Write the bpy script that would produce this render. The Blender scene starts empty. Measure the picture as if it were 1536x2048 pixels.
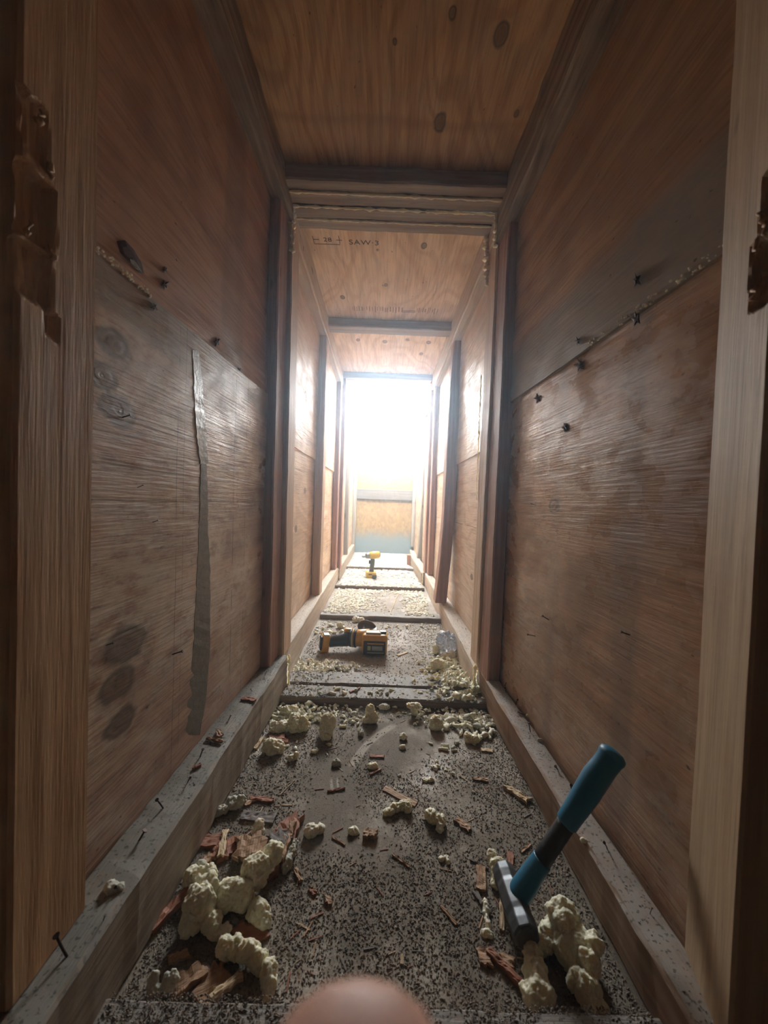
import bpy, bmesh, math, random
from mathutils import Vector, Matrix, noise
random.seed(7)
SC = bpy.context.scene
COL = SC.collection
# ------------------------------------------------------------------ camera, sky, light, exposure
FPX = 769.0                      # focal length in pixels of the 1536x2048 frame
CAMZ = 0.58
PITCH = math.atan(19/FPX)
ROLL = math.radians(2.0)
f0 = Vector((0, math.cos(PITCH), -math.sin(PITCH))); u0 = Vector((0, math.sin(PITCH), math.cos(PITCH))); r0 = Vector((1, 0, 0))
RV = r0*math.cos(ROLL) + u0*math.sin(ROLL); UV = u0*math.cos(ROLL) - r0*math.sin(ROLL); FV = f0
cam = bpy.data.cameras.new('camera'); camo = bpy.data.objects.new('camera', cam); COL.objects.link(camo)
camo.matrix_world = Matrix(((RV.x, UV.x, -FV.x, 0), (RV.y, UV.y, -FV.y, 0), (RV.z, UV.z, -FV.z, CAMZ), (0, 0, 0, 1)))
cam.sensor_fit = 'VERTICAL'; cam.sensor_height = 36; cam.lens = FPX/2048*36
cam.clip_start = 0.005; cam.clip_end = 100
cam.dof.use_dof = True; cam.dof.focus_distance = 1.1; cam.dof.aperture_fstop = 6.5
SC.camera = camo
SC.view_settings.view_transform = 'Standard'; SC.view_settings.look = 'None'
SC.view_settings.gamma = 1; SC.view_settings.use_curve_mapping = False
SC.view_settings.exposure = 0.55
SC.cycles.max_bounces = 16; SC.cycles.diffuse_bounces = 12; SC.cycles.glossy_bounces = 4
SC.cycles.use_adaptive_sampling = True; SC.cycles.adaptive_threshold = 0.02
SC.cycles.use_denoising = True
SC.cycles.sample_clamp_indirect = 0
GLARE_DENSITY = 0.055  # density of the added scatter volume that imitates lens glare
SC.cycles.volume_bounces = 1
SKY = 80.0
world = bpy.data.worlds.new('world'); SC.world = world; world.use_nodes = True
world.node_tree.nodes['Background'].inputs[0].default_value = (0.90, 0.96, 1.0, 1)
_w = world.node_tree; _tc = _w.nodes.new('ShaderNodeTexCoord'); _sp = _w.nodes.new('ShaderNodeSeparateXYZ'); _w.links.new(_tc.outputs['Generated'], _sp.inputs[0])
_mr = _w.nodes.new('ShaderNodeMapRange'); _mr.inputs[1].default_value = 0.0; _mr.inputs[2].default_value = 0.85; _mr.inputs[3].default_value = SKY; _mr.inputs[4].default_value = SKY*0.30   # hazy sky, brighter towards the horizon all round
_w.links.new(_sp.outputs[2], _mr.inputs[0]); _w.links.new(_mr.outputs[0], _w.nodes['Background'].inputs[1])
def sky_portal(loc, sx, sy):
    l = bpy.data.lights.new('skylight_portal', 'AREA'); l.shape = 'RECTANGLE'; l.size = sx; l.size_y = sy
    l.cycles.is_portal = True
    o = bpy.data.objects.new('skylight_portal', l); COL.objects.link(o); o.location = loc   # faces -Z, into the shaft
sky_portal((0, 3.62, 1.60), 0.70, 1.56)

# ------------------------------------------------------------------ pixel rays onto real surfaces
def ray(px, py): return FV + RV*((px-768)/FPX) - UV*((py-1024)/FPX)
def at_y(px, py, y): d = ray(px, py); return Vector((0, 0, CAMZ)) + d*(y/d.y)
def on_z(px, py, z=0.0): d = ray(px, py); return Vector((0, 0, CAMZ)) + d*((z-CAMZ)/d.z)
def on_x(px, py, x): d = ray(px, py); return Vector((0, 0, CAMZ)) + d*(x/d.x)

# ------------------------------------------------------------------ object helpers
def link(name, me, mat=None, parent=None, kind=None):
    o = bpy.data.objects.new(name, me); COL.objects.link(o)
    if mat is not None and me is not None and hasattr(me, 'materials') and not me.materials: me.materials.append(mat)
    if parent is not None: o.parent = parent
    if kind: o['kind'] = kind
    return o
def empty(name, loc=(0, 0, 0), kind=None):
    o = bpy.data.objects.new(name, None); o.empty_display_size = 0.02; COL.objects.link(o); o.location = loc
    if kind: o['kind'] = kind
    return o
def tag(o, label, cat, group=None):
    o['label'] = label; o['category'] = cat
    if group: o['group'] = group
    return o
def mesh(name, verts, faces, smooth=False):
    me = bpy.data.meshes.new(name); me.from_pydata([tuple(v) for v in verts], [], faces); me.update()
    if smooth: me.polygons.foreach_set('use_smooth', [True]*len(me.polygons))
    return me
def bm_mesh(name, bm, smooth=False):
    me = bpy.data.meshes.new(name); bmesh.ops.recalc_face_normals(bm, faces=bm.faces); bm.to_mesh(me); bm.free()
    if smooth: me.polygons.foreach_set('use_smooth', [True]*len(me.polygons))
    return me

# ------------------------------------------------------------------ node expression helpers
class G:
    def __init__(s, name):
        s.m = bpy.data.materials.new(name); s.m.use_nodes = True; s.t = s.m.node_tree
        s.b = s.t.nodes['Principled BSDF']; s.tc = None
    def n(s, typ, **kw):
        x = s.t.nodes.new(typ)
        for k, v in kw.items(): setattr(x, k, v)
        return x
    def put(s, sock, v):
        if isinstance(v, (int, float)):
            sock.default_value = v
        elif isinstance(v, tuple):
            sock.default_value = v if len(v) == len(sock.default_value) else (*v, 1)
        else: s.t.links.new(v, sock)
    def m_(s, op, a, b=0.0, c=0.0, clamp=False):
        x = s.n('ShaderNodeMath', operation=op); x.use_clamp = clamp
        s.put(x.inputs[0], a); s.put(x.inputs[1], b); s.put(x.inputs[2], c); return x.outputs[0]
    def add(s, a, b): return s.m_('ADD', a, b)
    def sub(s, a, b): return s.m_('SUBTRACT', a, b)
    def mul(s, a, b): return s.m_('MULTIPLY', a, b)
    def ss(s, v, lo, hi, o0=0.0, o1=1.0):
        x = s.n('ShaderNodeMapRange', interpolation_type='SMOOTHSTEP'); s.put(x.inputs[0], v)
        for i, q in enumerate((lo, hi, o0, o1)): s.put(x.inputs[i+1], q)
        return x.outputs[0]
    def obj(s):
        if s.tc is None: s.tc = s.n('ShaderNodeTexCoord'); s.sx = s.n('ShaderNodeSeparateXYZ'); s.t.links.new(s.tc.outputs['Object'], s.sx.inputs[0])
        return s.sx.outputs[0], s.sx.outputs[1], s.sx.outputs[2]
    def vec(s, a, b, c=0.0):
        x = s.n('ShaderNodeCombineXYZ'); s.put(x.inputs[0], a); s.put(x.inputs[1], b); s.put(x.inputs[2], c); return x.outputs[0]
    def noise(s, v, scale=1.0, detail=3.0, rough=0.55, dist=0.0):
        x = s.n('ShaderNodeTexNoise'); s.put(x.inputs['Vector'], v); x.inputs['Scale'].default_value = scale
        x.inputs['Detail'].default_value = detail; x.inputs['Roughness'].default_value = rough; x.inputs['Distortion'].default_value = dist
        return x.outputs[0]
    def mix(s, f, a, b, mode='MIX'):
        x = s.n('ShaderNodeMix', data_type='RGBA', blend_type=mode); s.put(x.inputs[0], f); s.put(x.inputs[6], a); s.put(x.inputs[7], b); return x.outputs[2]
    def normz(s):
        g = s.n('ShaderNodeNewGeometry'); q = s.n('ShaderNodeSeparateXYZ'); s.t.links.new(g.outputs['Normal'], q.inputs[0]); return q.outputs[2]
    def out(s, col, rough=0.6, bump=None, strength=0.4, dist=0.002, spec=0.5):
        s.put(s.b.inputs['Base Color'], col); s.put(s.b.inputs['Roughness'], rough); s.put(s.b.inputs['Specular IOR Level'], spec)
        if bump is not None:
            x = s.n('ShaderNodeBump'); x.inputs['Strength'].default_value = strength; x.inputs['Distance'].default_value = dist
            s.put(x.inputs['Height'], bump); s.t.links.new(x.outputs[0], s.b.inputs['Normal'])
        return s.m

def plywood(name, axis, base, dark, knots=(), worn=0.0, worncol=(0.45, 0.40, 0.33), F=9.0, bands=(), lines=(), rough=0.5, seed=0.0, swirl=3.0, stain=0.5, peel=None, spec=0.4):
    """rotary-cut plywood; u runs along the grain (world Y), v across it (Z on walls, X on ceiling/floor)."""
    g = G(name); x, y, z = g.obj(); u = y; v = z if axis == 'wall' else x
    su = g.add(u, seed)
    ph = g.mul(v, F)
    nz = g.noise(g.vec(g.mul(su, 1.3), g.mul(v, 3.2), seed), 1.0, 2.0, 0.5, 0.6)
    ph = g.add(ph, g.mul(nz, swirl*2.4))
    kmask = 0.0; ring = 0.0
    for (ku, kv, kr) in knots:
        wob = g.mul(g.sub(g.noise(g.vec(g.mul(u, 30), g.mul(v, 30), ku*7), 1.0, 2.0), 0.5), kr*0.9)
        du = g.mul(g.sub(u, ku), 0.62); dv = g.sub(v, kv)
        d = g.add(g.m_('SQRT', g.add(g.mul(du, du), g.mul(dv, dv))), wob)
        ph = g.add(ph, g.m_('DIVIDE', kr*2.0, g.add(d, kr*0.9)))
        km = g.ss(d, kr*0.45, kr*0.95, 1.0, 0.0)
        kmask = km if isinstance(kmask, float) else g.m_('MAXIMUM', kmask, km)
        rg = g.mul(g.ss(d, kr*0.5, kr*0.85, 0, 1), g.ss(d, kr*0.85, kr*1.25, 1, 0)); ring = rg if isinstance(ring, float) else g.add(ring, rg)
    w = g.m_('SINE', g.mul(ph, 6.283)); w = g.ss(w, -0.2, 1.0)
    fine = g.noise(g.vec(g.mul(su, 9), g.mul(v, 170), seed), 1.0, 4.0, 0.65)
    fine2 = g.noise(g.vec(g.mul(su, 2.2), g.mul(v, 26), seed+3), 1.0, 3.0, 0.6, 0.4)
    blot = g.noise(g.vec(g.mul(su, 2.2), g.mul(v, 2.6), seed+9), 1.0, 4.0, 0.6, 0.5)
    c = g.mix(g.mul(w, 0.55), base, dark)
    c = g.mix(g.ss(fine2, 0.35, 0.75, 0, 0.55), c, dark)
    c = g.mix(g.ss(fine, 0.4, 0.75, 0, 0.45), c, tuple(q*0.45 for q in dark))
    c = g.mix(g.ss(blot, 0.52, 0.72, 0, stain), c, tuple(q*0.5 for q in dark))
    if worn:
        wm = g.noise(g.vec(g.mul(su, 3.0), g.mul(v, 3.5), seed+20), 1.0, 6.0, 0.7, 0.3)
        wm2 = g.noise(g.vec(g.mul(su, 26), g.mul(v, 60), seed+22), 1.0, 3.0, 0.7)
        k = g.mul(g.ss(wm, 0.38, 0.6), g.ss(wm2, 0.3, 0.6)); c = g.mix(g.mul(k, worn), c, worncol)
    for (b0, b1, bc, bs, isu) in bands:          # weathered bands with edges of their own
        q = u if isu else v
        nb = g.mul(g.sub(g.noise(g.vec(g.mul(u, 6), g.mul(v, 6), 4.0), 1.0, 3.0), 0.5), 0.06)
        q = g.add(q, nb)
        k = g.mul(g.ss(q, b0-0.012, b0+0.012), g.ss(q, b1-0.02, b1+0.02, 1, 0)); c = g.mix(g.mul(k, bs), c, bc)
    for (l0, wd, isu) in lines:
        q = u if isu else v; q = g.add(q, g.mul(g.noise(g.vec(g.mul(u, 3), g.mul(v, 3), 1.0), 1.0, 2.0), 0.01))
        d = g.m_('ABSOLUTE', g.sub(q, l0)); brk = g.ss(g.noise(g.vec(g.mul(u, 14), g.mul(v, 14), l0*9), 1.0), 0.4, 0.5)
        c = g.mix(g.mul(g.mul(g.ss(d, wd*0.5, wd, 1, 0), brk), 0.75), c, (0.03, 0.02, 0.015))
    if not isinstance(kmask, float):
        c = g.mix(g.mul(kmask, 0.8), c, tuple(q*0.4 for q in dark)); c = g.mix(g.mul(ring, 0.75), c, (0.03, 0.018, 0.012))
    spots = g.noise(g.vec(g.mul(u, 55), g.mul(v, 90), 2.0), 1.0, 2.0); c = g.mix(g.ss(spots, 0.7, 0.76, 0, 0.8), c, (0.03, 0.015, 0.01))
    h = g.sub(g.mul(fine, 0.8), g.mul(w, 0.12)); h = g.sub(h, g.mul(g.ss(fine2, 0.5, 0.7), 0.35))
    r = g.ss(g.noise(g.vec(g.mul(u, 12), g.mul(v, 16), 5.0), 1.0, 4.0), 0.3, 0.7, rough-0.1, rough+0.18)
    return g.out(c, r, h, 0.55, 0.003, spec)

def lumber(name, axis, base, dark, dust=0.0, dustcol=(0.22, 0.21, 0.18), seed=0.0, rough=0.65, knots=0.6, bump=0.5, warm=0.3):
    g = G(name); x, y, z = g.obj()
    L, a, b = {'x': (x, y, z), 'y': (y, x, z), 'z': (z, x, y)}[axis]
    L = g.add(L, seed)
    st = g.noise(g.vec(g.mul(L, 2.0), g.mul(a, 60), g.mul(b, 60)), 1.0, 4.0, 0.6, 0.3)
    fine = g.noise(g.vec(g.mul(L, 14), g.mul(a, 320), g.mul(b, 320)), 1.0, 3.0, 0.65)
    blot = g.noise(g.vec(g.mul(L, 3.5), g.mul(a, 12), g.mul(b, 12)), 1.0, 4.0, 0.6, 0.2)
    rings = g.ss(g.m_('SINE', g.mul(g.add(g.mul(g.add(a, b), 70), g.mul(g.noise(g.vec(g.mul(L, 1.6), g.mul(a, 9), g.mul(b, 9)), 1.0, 2.0), 7.0)), 3.14)), 0.1, 1.0)
    c = g.mix(g.ss(st, 0.3, 0.7, 0, 0.85), base, dark)
    c = g.mix(g.mul(rings, 0.4), c, dark)
    c = g.mix(g.ss(fine, 0.5, 0.8, 0, 0.5), c, tuple(q*0.4 for q in dark))
    c = g.mix(g.ss(blot, 0.45, 0.7, 0, warm), c, (dark[0]*1.1, dark[1]*0.75, dark[2]*0.6))
    kn = g.noise(g.vec(g.mul(L, 9), g.mul(a, 22), g.mul(b, 22)), 1.0, 1.0)
    c = g.mix(g.ss(kn, 0.74, 0.8, 0, knots), c, (0.05, 0.025, 0.012))
    if dust:
        nz = g.normz(); dn = g.noise(g.vec(g.mul(x, 40), g.mul(y, 40), g.mul(z, 40)), 1.0, 6.0, 0.75)
        k = g.mul(g.ss(nz, 0.4, 0.85), g.ss(dn, 0.3, 0.55, 0.45, 1.0)); c = g.mix(g.mul(k, dust), c, dustcol)
        speck = g.noise(g.vec(g.mul(x, 190), g.mul(y, 190), g.mul(z, 190)), 1.0, 2.0)
        c = g.mix(g.mul(g.ss(nz, 0.4, 0.85), g.ss(speck, 0.58, 0.66, 0, 0.7)), c, (0.045, 0.038, 0.03))
    h = g.add(g.mul(st, 0.5), g.mul(fine, 0.6))
    return g.out(c, rough, h, bump, 0.003, 0.3)

def plain(name, col, rough=0.5, metal=0.0, var=0.25, scale=60, bump=0.0, spec=0.5, sub=0.0, subcol=None):
    g = G(name); x, y, z = g.obj()
    n = g.noise(g.vec(x, y, z), scale, 5.0, 0.65)
    c = g.mix(g.ss(n, 0.35, 0.75, 0, var), col, tuple(q*0.35 for q in col))
    g.b.inputs['Metallic'].default_value = metal
    if sub:
        g.b.inputs['Subsurface Weight'].default_value = sub; g.b.inputs['Subsurface Radius'].default_value = (0.012, 0.009, 0.005); g.b.inputs['Subsurface Scale'].default_value = 1.0
    return g.out(c, rough, n if bump else None, bump, 0.002, spec)

# ------------------------------------------------------------------ lofted boards
def loft(corners_a, corners_b, nseg=24, wob=0.0012, cham=0.004, seed=0.0, bow=None):
    """board through two end quads (4 Vectors each, same order); chamfered, slightly uneven edges"""
    def prof(q):
        out = []
        for i in range(4):
            p, a, b = q[i], q[i-1], q[(i+1) % 4]
            da = (a-p); db = (b-p); out.append(p+da.normalized()*min(cham, da.length*0.3)); out.append(p+db.normalized()*min(cham, db.length*0.3))
        return out
    A = prof(corners_a); B = prof(corners_b); vs = []; fs = []
    for k in range(nseg+1):
        t = k/nseg
        for i in range(8):
            p = A[i].lerp(B[i], t)
            if bow: p = p + bow(t)
            e = noise.noise_vector(Vector((p.x*9+seed, p.y*9, p.z*9)))*wob*1.5 + noise.noise_vector(Vector((p.x*45+seed*3+i*5, p.y*45, p.z*45)))*wob
            vs.append(p+e)
    for k in range(nseg):
        for i in range(8):
            j = (i+1) % 8; fs.append((k*8+i, k*8+j, (k+1)*8+j, (k+1)*8+i))
    fs.append(tuple(range(7, -1, -1))); fs.append(tuple(nseg*8+i for i in range(8)))
    bm = bmesh.new(); bv = [bm.verts.new(v) for v in vs]
    for f in fs: bm.faces.new([bv[i] for i in f])
    return bm_mesh('board', bm)
V = Vector
def board_y(y0, y1, xa, xb, z0, z1, xa2=None, xb2=None, z02=None, z12=None, **kw):
    xa2 = xa if xa2 is None else xa2; xb2 = xb if xb2 is None else xb2; z02 = z0 if z02 is None else z02; z12 = z1 if z12 is None else z12
    return loft([V((xa, y0, z0)), V((xb, y0, z0)), V((xb, y0, z1)), V((xa, y0, z1))], [V((xa2, y1, z02)), V((xb2, y1, z02)), V((xb2, y1, z12)), V((xa2, y1, z12))], **kw)
def board_z(z0, z1, xa, xb, y0, y1, dx=0.0, **kw):
    return loft([V((xa, y0, z0)), V((xb, y0, z0)), V((xb, y1, z0)), V((xa, y1, z0))], [V((xa+dx, y0, z1)), V((xb+dx, y0, z1)), V((xb+dx, y1, z1)), V((xa+dx, y1, z1))], **kw)
def board_x(x0, x1, y0, y1, z0, z1, **kw):
    return loft([V((x0, y0, z0)), V((x0, y1, z0)), V((x0, y1, z1)), V((x0, y0, z1))], [V((x1, y0, z0)), V((x1, y1, z0)), V((x1, y1, z1)), V((x1, y0, z1))], **kw)

def panel_wall(pts, z0, z1, th, side, ny=40, nz=16, ripple=0.0015, seed=0.0):
    """sheet on a wall through (y, x) points; th thickness outwards, side -1 left, +1 right"""
    def xa(y):
        for (y0, x0), (y1, x1) in zip(pts, pts[1:]):
            if y <= y1: return x0+(x1-x0)*(y-y0)/(y1-y0)
        return pts[-1][1]
    ya, yb = pts[0][0], pts[-1][0]; vs = []; fs = []
    for i in range(ny+1):
        y = ya+(yb-ya)*i/ny
        for j in range(nz+1):
            z = z0+(z1-z0)*j/nz
            x = xa(y)+ripple*noise.noise(Vector((y*4+seed, z*4, seed)))*2
            if 0 < i < ny and j == 0 or j == nz: z += 0.0015*noise.noise(Vector((y*60, seed, z0)))
            vs.append((x, y, z))
    m = nz+1
    for i in range(ny):
        for j in range(nz): fs.append((i*m+j, (i+1)*m+j, (i+1)*m+j+1, i*m+j+1))
    n = len(vs); vs += [(x+side*th, y, z) for x, y, z in vs]
    fs += [tuple(n+k for k in reversed(f)) for f in fs[:]]
    for i in range(ny): fs.append((i*m, n+i*m, n+(i+1)*m, (i+1)*m)); fs.append((i*m+nz, (i+1)*m+nz, n+(i+1)*m+nz, n+i*m+nz))
    for j in range(nz): fs.append((j, j+1, n+j+1, n+j)); fs.append((ny*m+j, n+ny*m+j, n+ny*m+j+1, ny*m+j+1))
    bm = bmesh.new(); bv = [bm.verts.new(v) for v in vs]
    for f in fs: bm.faces.new([bv[i] for i in f])
    return bm_mesh('panel', bm, False)
def panel_flat(x0, x1, y0, y1, z0, z1, n=20, rip=0.001):
    bm = bmesh.new(); bmesh.ops.create_grid(bm, x_segments=n, y_segments=n, size=0.5)
    for v in bm.verts: v.co = Vector((x0+(v.co.x+0.5)*(x1-x0), y0+(v.co.y+0.5)*(y1-y0), z0+rip*noise.noise(Vector((v.co.x*5, v.co.y*5, z0)))))
    r = bmesh.ops.extrude_face_region(bm, geom=bm.faces[:]); 
    for e in r['geom']:
        if isinstance(e, bmesh.types.BMVert): e.co.z += z1-z0
    return bm_mesh('panel', bm)

# ------------------------------------------------------------------ wood materials
RED = (0.54, 0.33, 0.22); REDD = (0.36, 0.195, 0.125)

GREYW = (0.28, 0.27, 0.245)
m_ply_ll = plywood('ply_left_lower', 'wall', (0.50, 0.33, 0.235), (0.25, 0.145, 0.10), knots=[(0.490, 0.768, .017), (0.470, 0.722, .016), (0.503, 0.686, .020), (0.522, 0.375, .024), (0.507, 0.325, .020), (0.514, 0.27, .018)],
    worn=0.85, worncol=(0.62, 0.55, 0.45), seed=1.3, swirl=2.0, lines=[(0.865, .0020, True), (0.93, .0012, True), (0.64, .0010, True), (0.66, .0008, True), (0.62, .001, False), (0.575, .001, False)], stain=0.6,
    bands=[(0.80, 0.90, (0.19, 0.17, 0.14), 0.55, False)], rough=0.36, spec=0.6)
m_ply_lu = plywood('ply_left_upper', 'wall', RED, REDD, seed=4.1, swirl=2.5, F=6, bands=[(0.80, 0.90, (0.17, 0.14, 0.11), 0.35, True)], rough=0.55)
m_ply_rl = plywood('ply_right_lower', 'wall', (0.56, 0.34, 0.21), (0.33, 0.175, 0.10), knots=[(0.80, 0.585, .014)], worn=0.55, worncol=(0.62, 0.52, 0.40), seed=7.7, swirl=2.6,
    bands=[(0.545, 0.60, (0.13, 0.105, 0.10), 0.42, True), (0.77, 0.80, (0.15, 0.12, 0.11), 0.3, True)], rough=0.27, spec=0.9)
m_ply_ru = plywood('ply_right_upper', 'wall', (0.52, 0.335, 0.20), (0.34, 0.195, 0.11), seed=2.2, swirl=2.2, F=6, bands=[(0.84, 1.0, GREYW, 0.78, False)], rough=0.5)
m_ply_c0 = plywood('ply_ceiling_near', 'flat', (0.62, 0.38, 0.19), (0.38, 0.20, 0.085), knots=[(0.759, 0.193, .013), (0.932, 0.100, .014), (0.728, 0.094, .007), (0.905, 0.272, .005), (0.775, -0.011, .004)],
    seed=5.5, F=14, swirl=6.5, bands=[(0.925, 0.945, (0.25, 0.13, 0.06), 0.4, True)], rough=0.6, stain=0.4)
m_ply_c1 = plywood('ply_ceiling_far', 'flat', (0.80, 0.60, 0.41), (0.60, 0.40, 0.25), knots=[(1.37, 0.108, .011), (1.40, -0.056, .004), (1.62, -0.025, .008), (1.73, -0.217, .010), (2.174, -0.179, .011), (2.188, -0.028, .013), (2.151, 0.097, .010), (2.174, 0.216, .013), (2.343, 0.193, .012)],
    seed=8.5, F=10, swirl=4.0, rough=0.65, stain=0.2)
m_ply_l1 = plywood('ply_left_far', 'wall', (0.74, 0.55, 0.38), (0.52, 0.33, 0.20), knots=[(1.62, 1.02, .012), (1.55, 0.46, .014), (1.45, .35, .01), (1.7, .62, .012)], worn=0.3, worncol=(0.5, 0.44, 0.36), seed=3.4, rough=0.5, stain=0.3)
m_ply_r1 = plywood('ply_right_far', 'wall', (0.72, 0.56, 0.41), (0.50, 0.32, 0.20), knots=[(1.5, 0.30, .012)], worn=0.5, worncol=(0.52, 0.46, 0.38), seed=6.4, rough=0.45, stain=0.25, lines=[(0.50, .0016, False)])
m_ply_m2 = plywood('ply_module_three', 'wall', (0.52, 0.38, 0.26), (0.36, 0.22, 0.13), worn=0.3, worncol=(0.4, 0.36, 0.3), seed=9.4, rough=0.55, stain=0.25)

m_stud = lumber('stud_wood', 'z', (0.62, 0.46, 0.31), (0.44, 0.29, 0.18), seed=0.4, knots=0.5)
m_stud_dark = lumber('stud_reddish', 'z', (0.44, 0.26, 0.18), (0.28, 0.14, 0.10), seed=2.4)
m_stud_grey = lumber('stud_grey', 'z', (0.30, 0.27, 0.23), (0.17, 0.145, 0.12), seed=5.4)
m_rail_l = lumber('rail_wood_left', 'y', (0.40, 0.34, 0.27), (0.22, 0.18, 0.14), dust=0.95, dustcol=(0.21, 0.205, 0.18), seed=1.0)
m_rail_r = lumber('rail_wood_right', 'y', (0.43, 0.31, 0.22), (0.25, 0.16, 0.11), dust=0.9, dustcol=(0.33, 0.31, 0.28), seed=3.0)
m_rail_far = lumber('rail_wood_pale', 'y', (0.60, 0.52, 0.42), (0.42, 0.33, 0.25), dust=0.6, dustcol=(0.40, 0.38, 0.33), seed=6.0)
m_rail_end = lumber('rail_wood_end', 'y', (0.40, 0.33, 0.25), (0.26, 0.20, 0.14), dust=0.5, dustcol=(0.25, 0.24, 0.21), seed=9.0)
m_top_rail = lumber('top_rail_wood', 'y', (0.40, 0.32, 0.25), (0.17, 0.13, 0.105), seed=7.0, knots=0.8)
m_beam = lumber('beam_wood', 'x', (0.42, 0.34, 0.28), (0.26, 0.20, 0.16), seed=2.0)
m_batten = lumber('batten_wood', 'x', (0.25, 0.18, 0.14), (0.13, 0.085, 0.065), dust=0.9, dustcol=(0.26, 0.245, 0.215), seed=8.0)
m_foamtrim = plain('foam_seam', (0.80, 0.74, 0.60), 0.7, var=0.2, scale=90, bump=0.2, sub=0.6)
m_foam = plain('foam_pale_yellow', (0.74, 0.71, 0.53), 0.62, var=0.16, scale=55, bump=0.35, sub=0.25)
m_foam_b = plain('foam_cream', (0.74, 0.71, 0.58), 0.62, var=0.16, scale=70, bump=0.35, sub=0.2)
m_shav = plain('pale_shavings', (0.50, 0.48, 0.40), 0.7, var=0.3, scale=60)
m_foam_c = plain('foam_dusty', (0.50, 0.50, 0.42), 0.7, var=0.35, scale=90, bump=0.4, sub=0.1)
m_nail = plain('rusty_nail', (0.05, 0.028, 0.02), 0.6, metal=0.6, var=0.6, scale=200)
m_nailtip = plain('pale_nail', (0.5, 0.47, 0.42), 0.5, metal=0.3)
m_split = plain('dark_split', (0.07, 0.03, 0.02), 0.8)
m_paint = plain('peeling_paint', (0.36, 0.42, 0.44), 0.28, var=0.7, scale=120, bump=0.5)
m_strip = plain('grey_strip', (0.17, 0.15, 0.12), 0.5, var=0.5, scale=80, bump=0.4)
m_ink = plain('stamp_ink', (0.11, 0.07, 0.045), 0.8)
m_ink_faint = plain('faint_ink', (0.36, 0.22, 0.13), 0.8)

def floor_mat(name, base, dark, dirt, amt, seed, wipes=()):
    g = G(name); x, y, z = g.obj()
    fine = g.noise(g.vec(g.mul(x, 120), g.mul(y, 9), seed), 1.0, 4.0, 0.6)
    ring = g.noise(g.vec(g.mul(x, 14), g.mul(y, 3), seed+2), 1.0, 3.0, 0.6, 0.8)
    c = g.mix(g.ss(ring, 0.35, 0.7, 0, 0.8), base, dark); c = g.mix(g.ss(fine, 0.45, 0.8, 0, 0.5), c, tuple(q*0.5 for q in dark))
    d1 = g.noise(g.vec(g.mul(x, 5), g.mul(y, 4), seed+5), 1.0, 7.0, 0.72); d2 = g.noise(g.vec(x, y, z), 260.0, 4.0, 0.7)
    c = g.mix(g.ss(d1, 0.36, 0.56, 0, amt), c, dirt)
    c = g.mix(g.mul(g.ss(d2, 0.5, 0.62), g.ss(d1, 0.3, 0.6, 0.2, 0.7)), c, (0.09, 0.072, 0.055))
    for (a_, b_, w_, k_) in wipes:           # marks rubbed clean of dirt
        dx, dy = b_.x-a_.x, b_.y-a_.y; L_ = math.hypot(dx, dy); dx /= L_; dy /= L_
        px_, py_ = g.sub(x, a_.x), g.sub(y, a_.y); al = g.add(g.mul(px_, dx), g.mul(py_, dy)); ac = g.m_('ABSOLUTE', g.add(g.sub(g.mul(px_, dy), g.mul(py_, dx)), g.mul(g.m_('SINE', g.mul(al, 3.14/L_)), w_*1.2)))
        st_ = g.noise(g.vec(g.mul(ac, 500), g.mul(al, 8), 3.0), 1.0, 2.0)
        k2 = g.mul(g.mul(g.ss(ac, w_*.4, w_, 1, 0), g.mul(g.ss(al, 0, .02), g.ss(al, L_-.02, L_, 1, 0))), g.ss(st_, .3, .6, .4, 1)); c = g.mix(g.mul(k2, k_), c, (0.50, 0.46, 0.39))
    r = g.ss(d1, 0.3, 0.55, 0.5, 0.9)
    return g.out(c, r, g.add(g.mul(d2, 0.6), g.mul(fine, 0.3)), 0.6, 0.002, 0.45)
m_floor0 = floor_mat('floor_near', (0.36, 0.31, 0.235), (0.25, 0.20, 0.145), (0.165, 0.14, 0.108), 0.9, 1.0, [(on_z(700, 1538), on_z(792, 1448), .013, .8), (on_z(672, 1592), on_z(664, 1552), .004, .8), (on_z(682, 1588), on_z(676, 1550), .003, .7)])
m_floor1 = floor_mat('floor_middle', (0.42, 0.38, 0.33), (0.30, 0.25, 0.21), (0.27, 0.24, 0.20), 0.7, 4.0)
m_floor2 = floor_mat('floor_far', (0.34, 0.33, 0.31), (0.25, 0.23, 0.21), (0.22, 0.21, 0.19), 0.6, 7.0)

# ------------------------------------------------------------------ THE SHAFT
YB = -0.42                      # back end of the shaft, behind the camera
J1, J2, YE = 1.15, 2.71, 4.40   # joints between the three shaft sections and the far end
ZC, ZB = 1.483, 1.440           # ceiling sheet, underside of cross beams
BH = 0.022                      # height of the floor battens
ZS = 0.865                      # seam between lower and upper wall sheets
floor = empty('floor', (0, 0, 0), 'structure'); ceiling = empty('ceiling', (0, 0, 0), 'structure')
wall_l = empty('wall_left', (0, 0, 0), 'structure'); wall_r = empty('wall_right', (0, 0, 0), 'structure')
wall_f = empty('wall_back', (0, 0, 0), 'structure'); wall_n = empty('wall_front', (0, 0, 0), 'structure')

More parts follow.
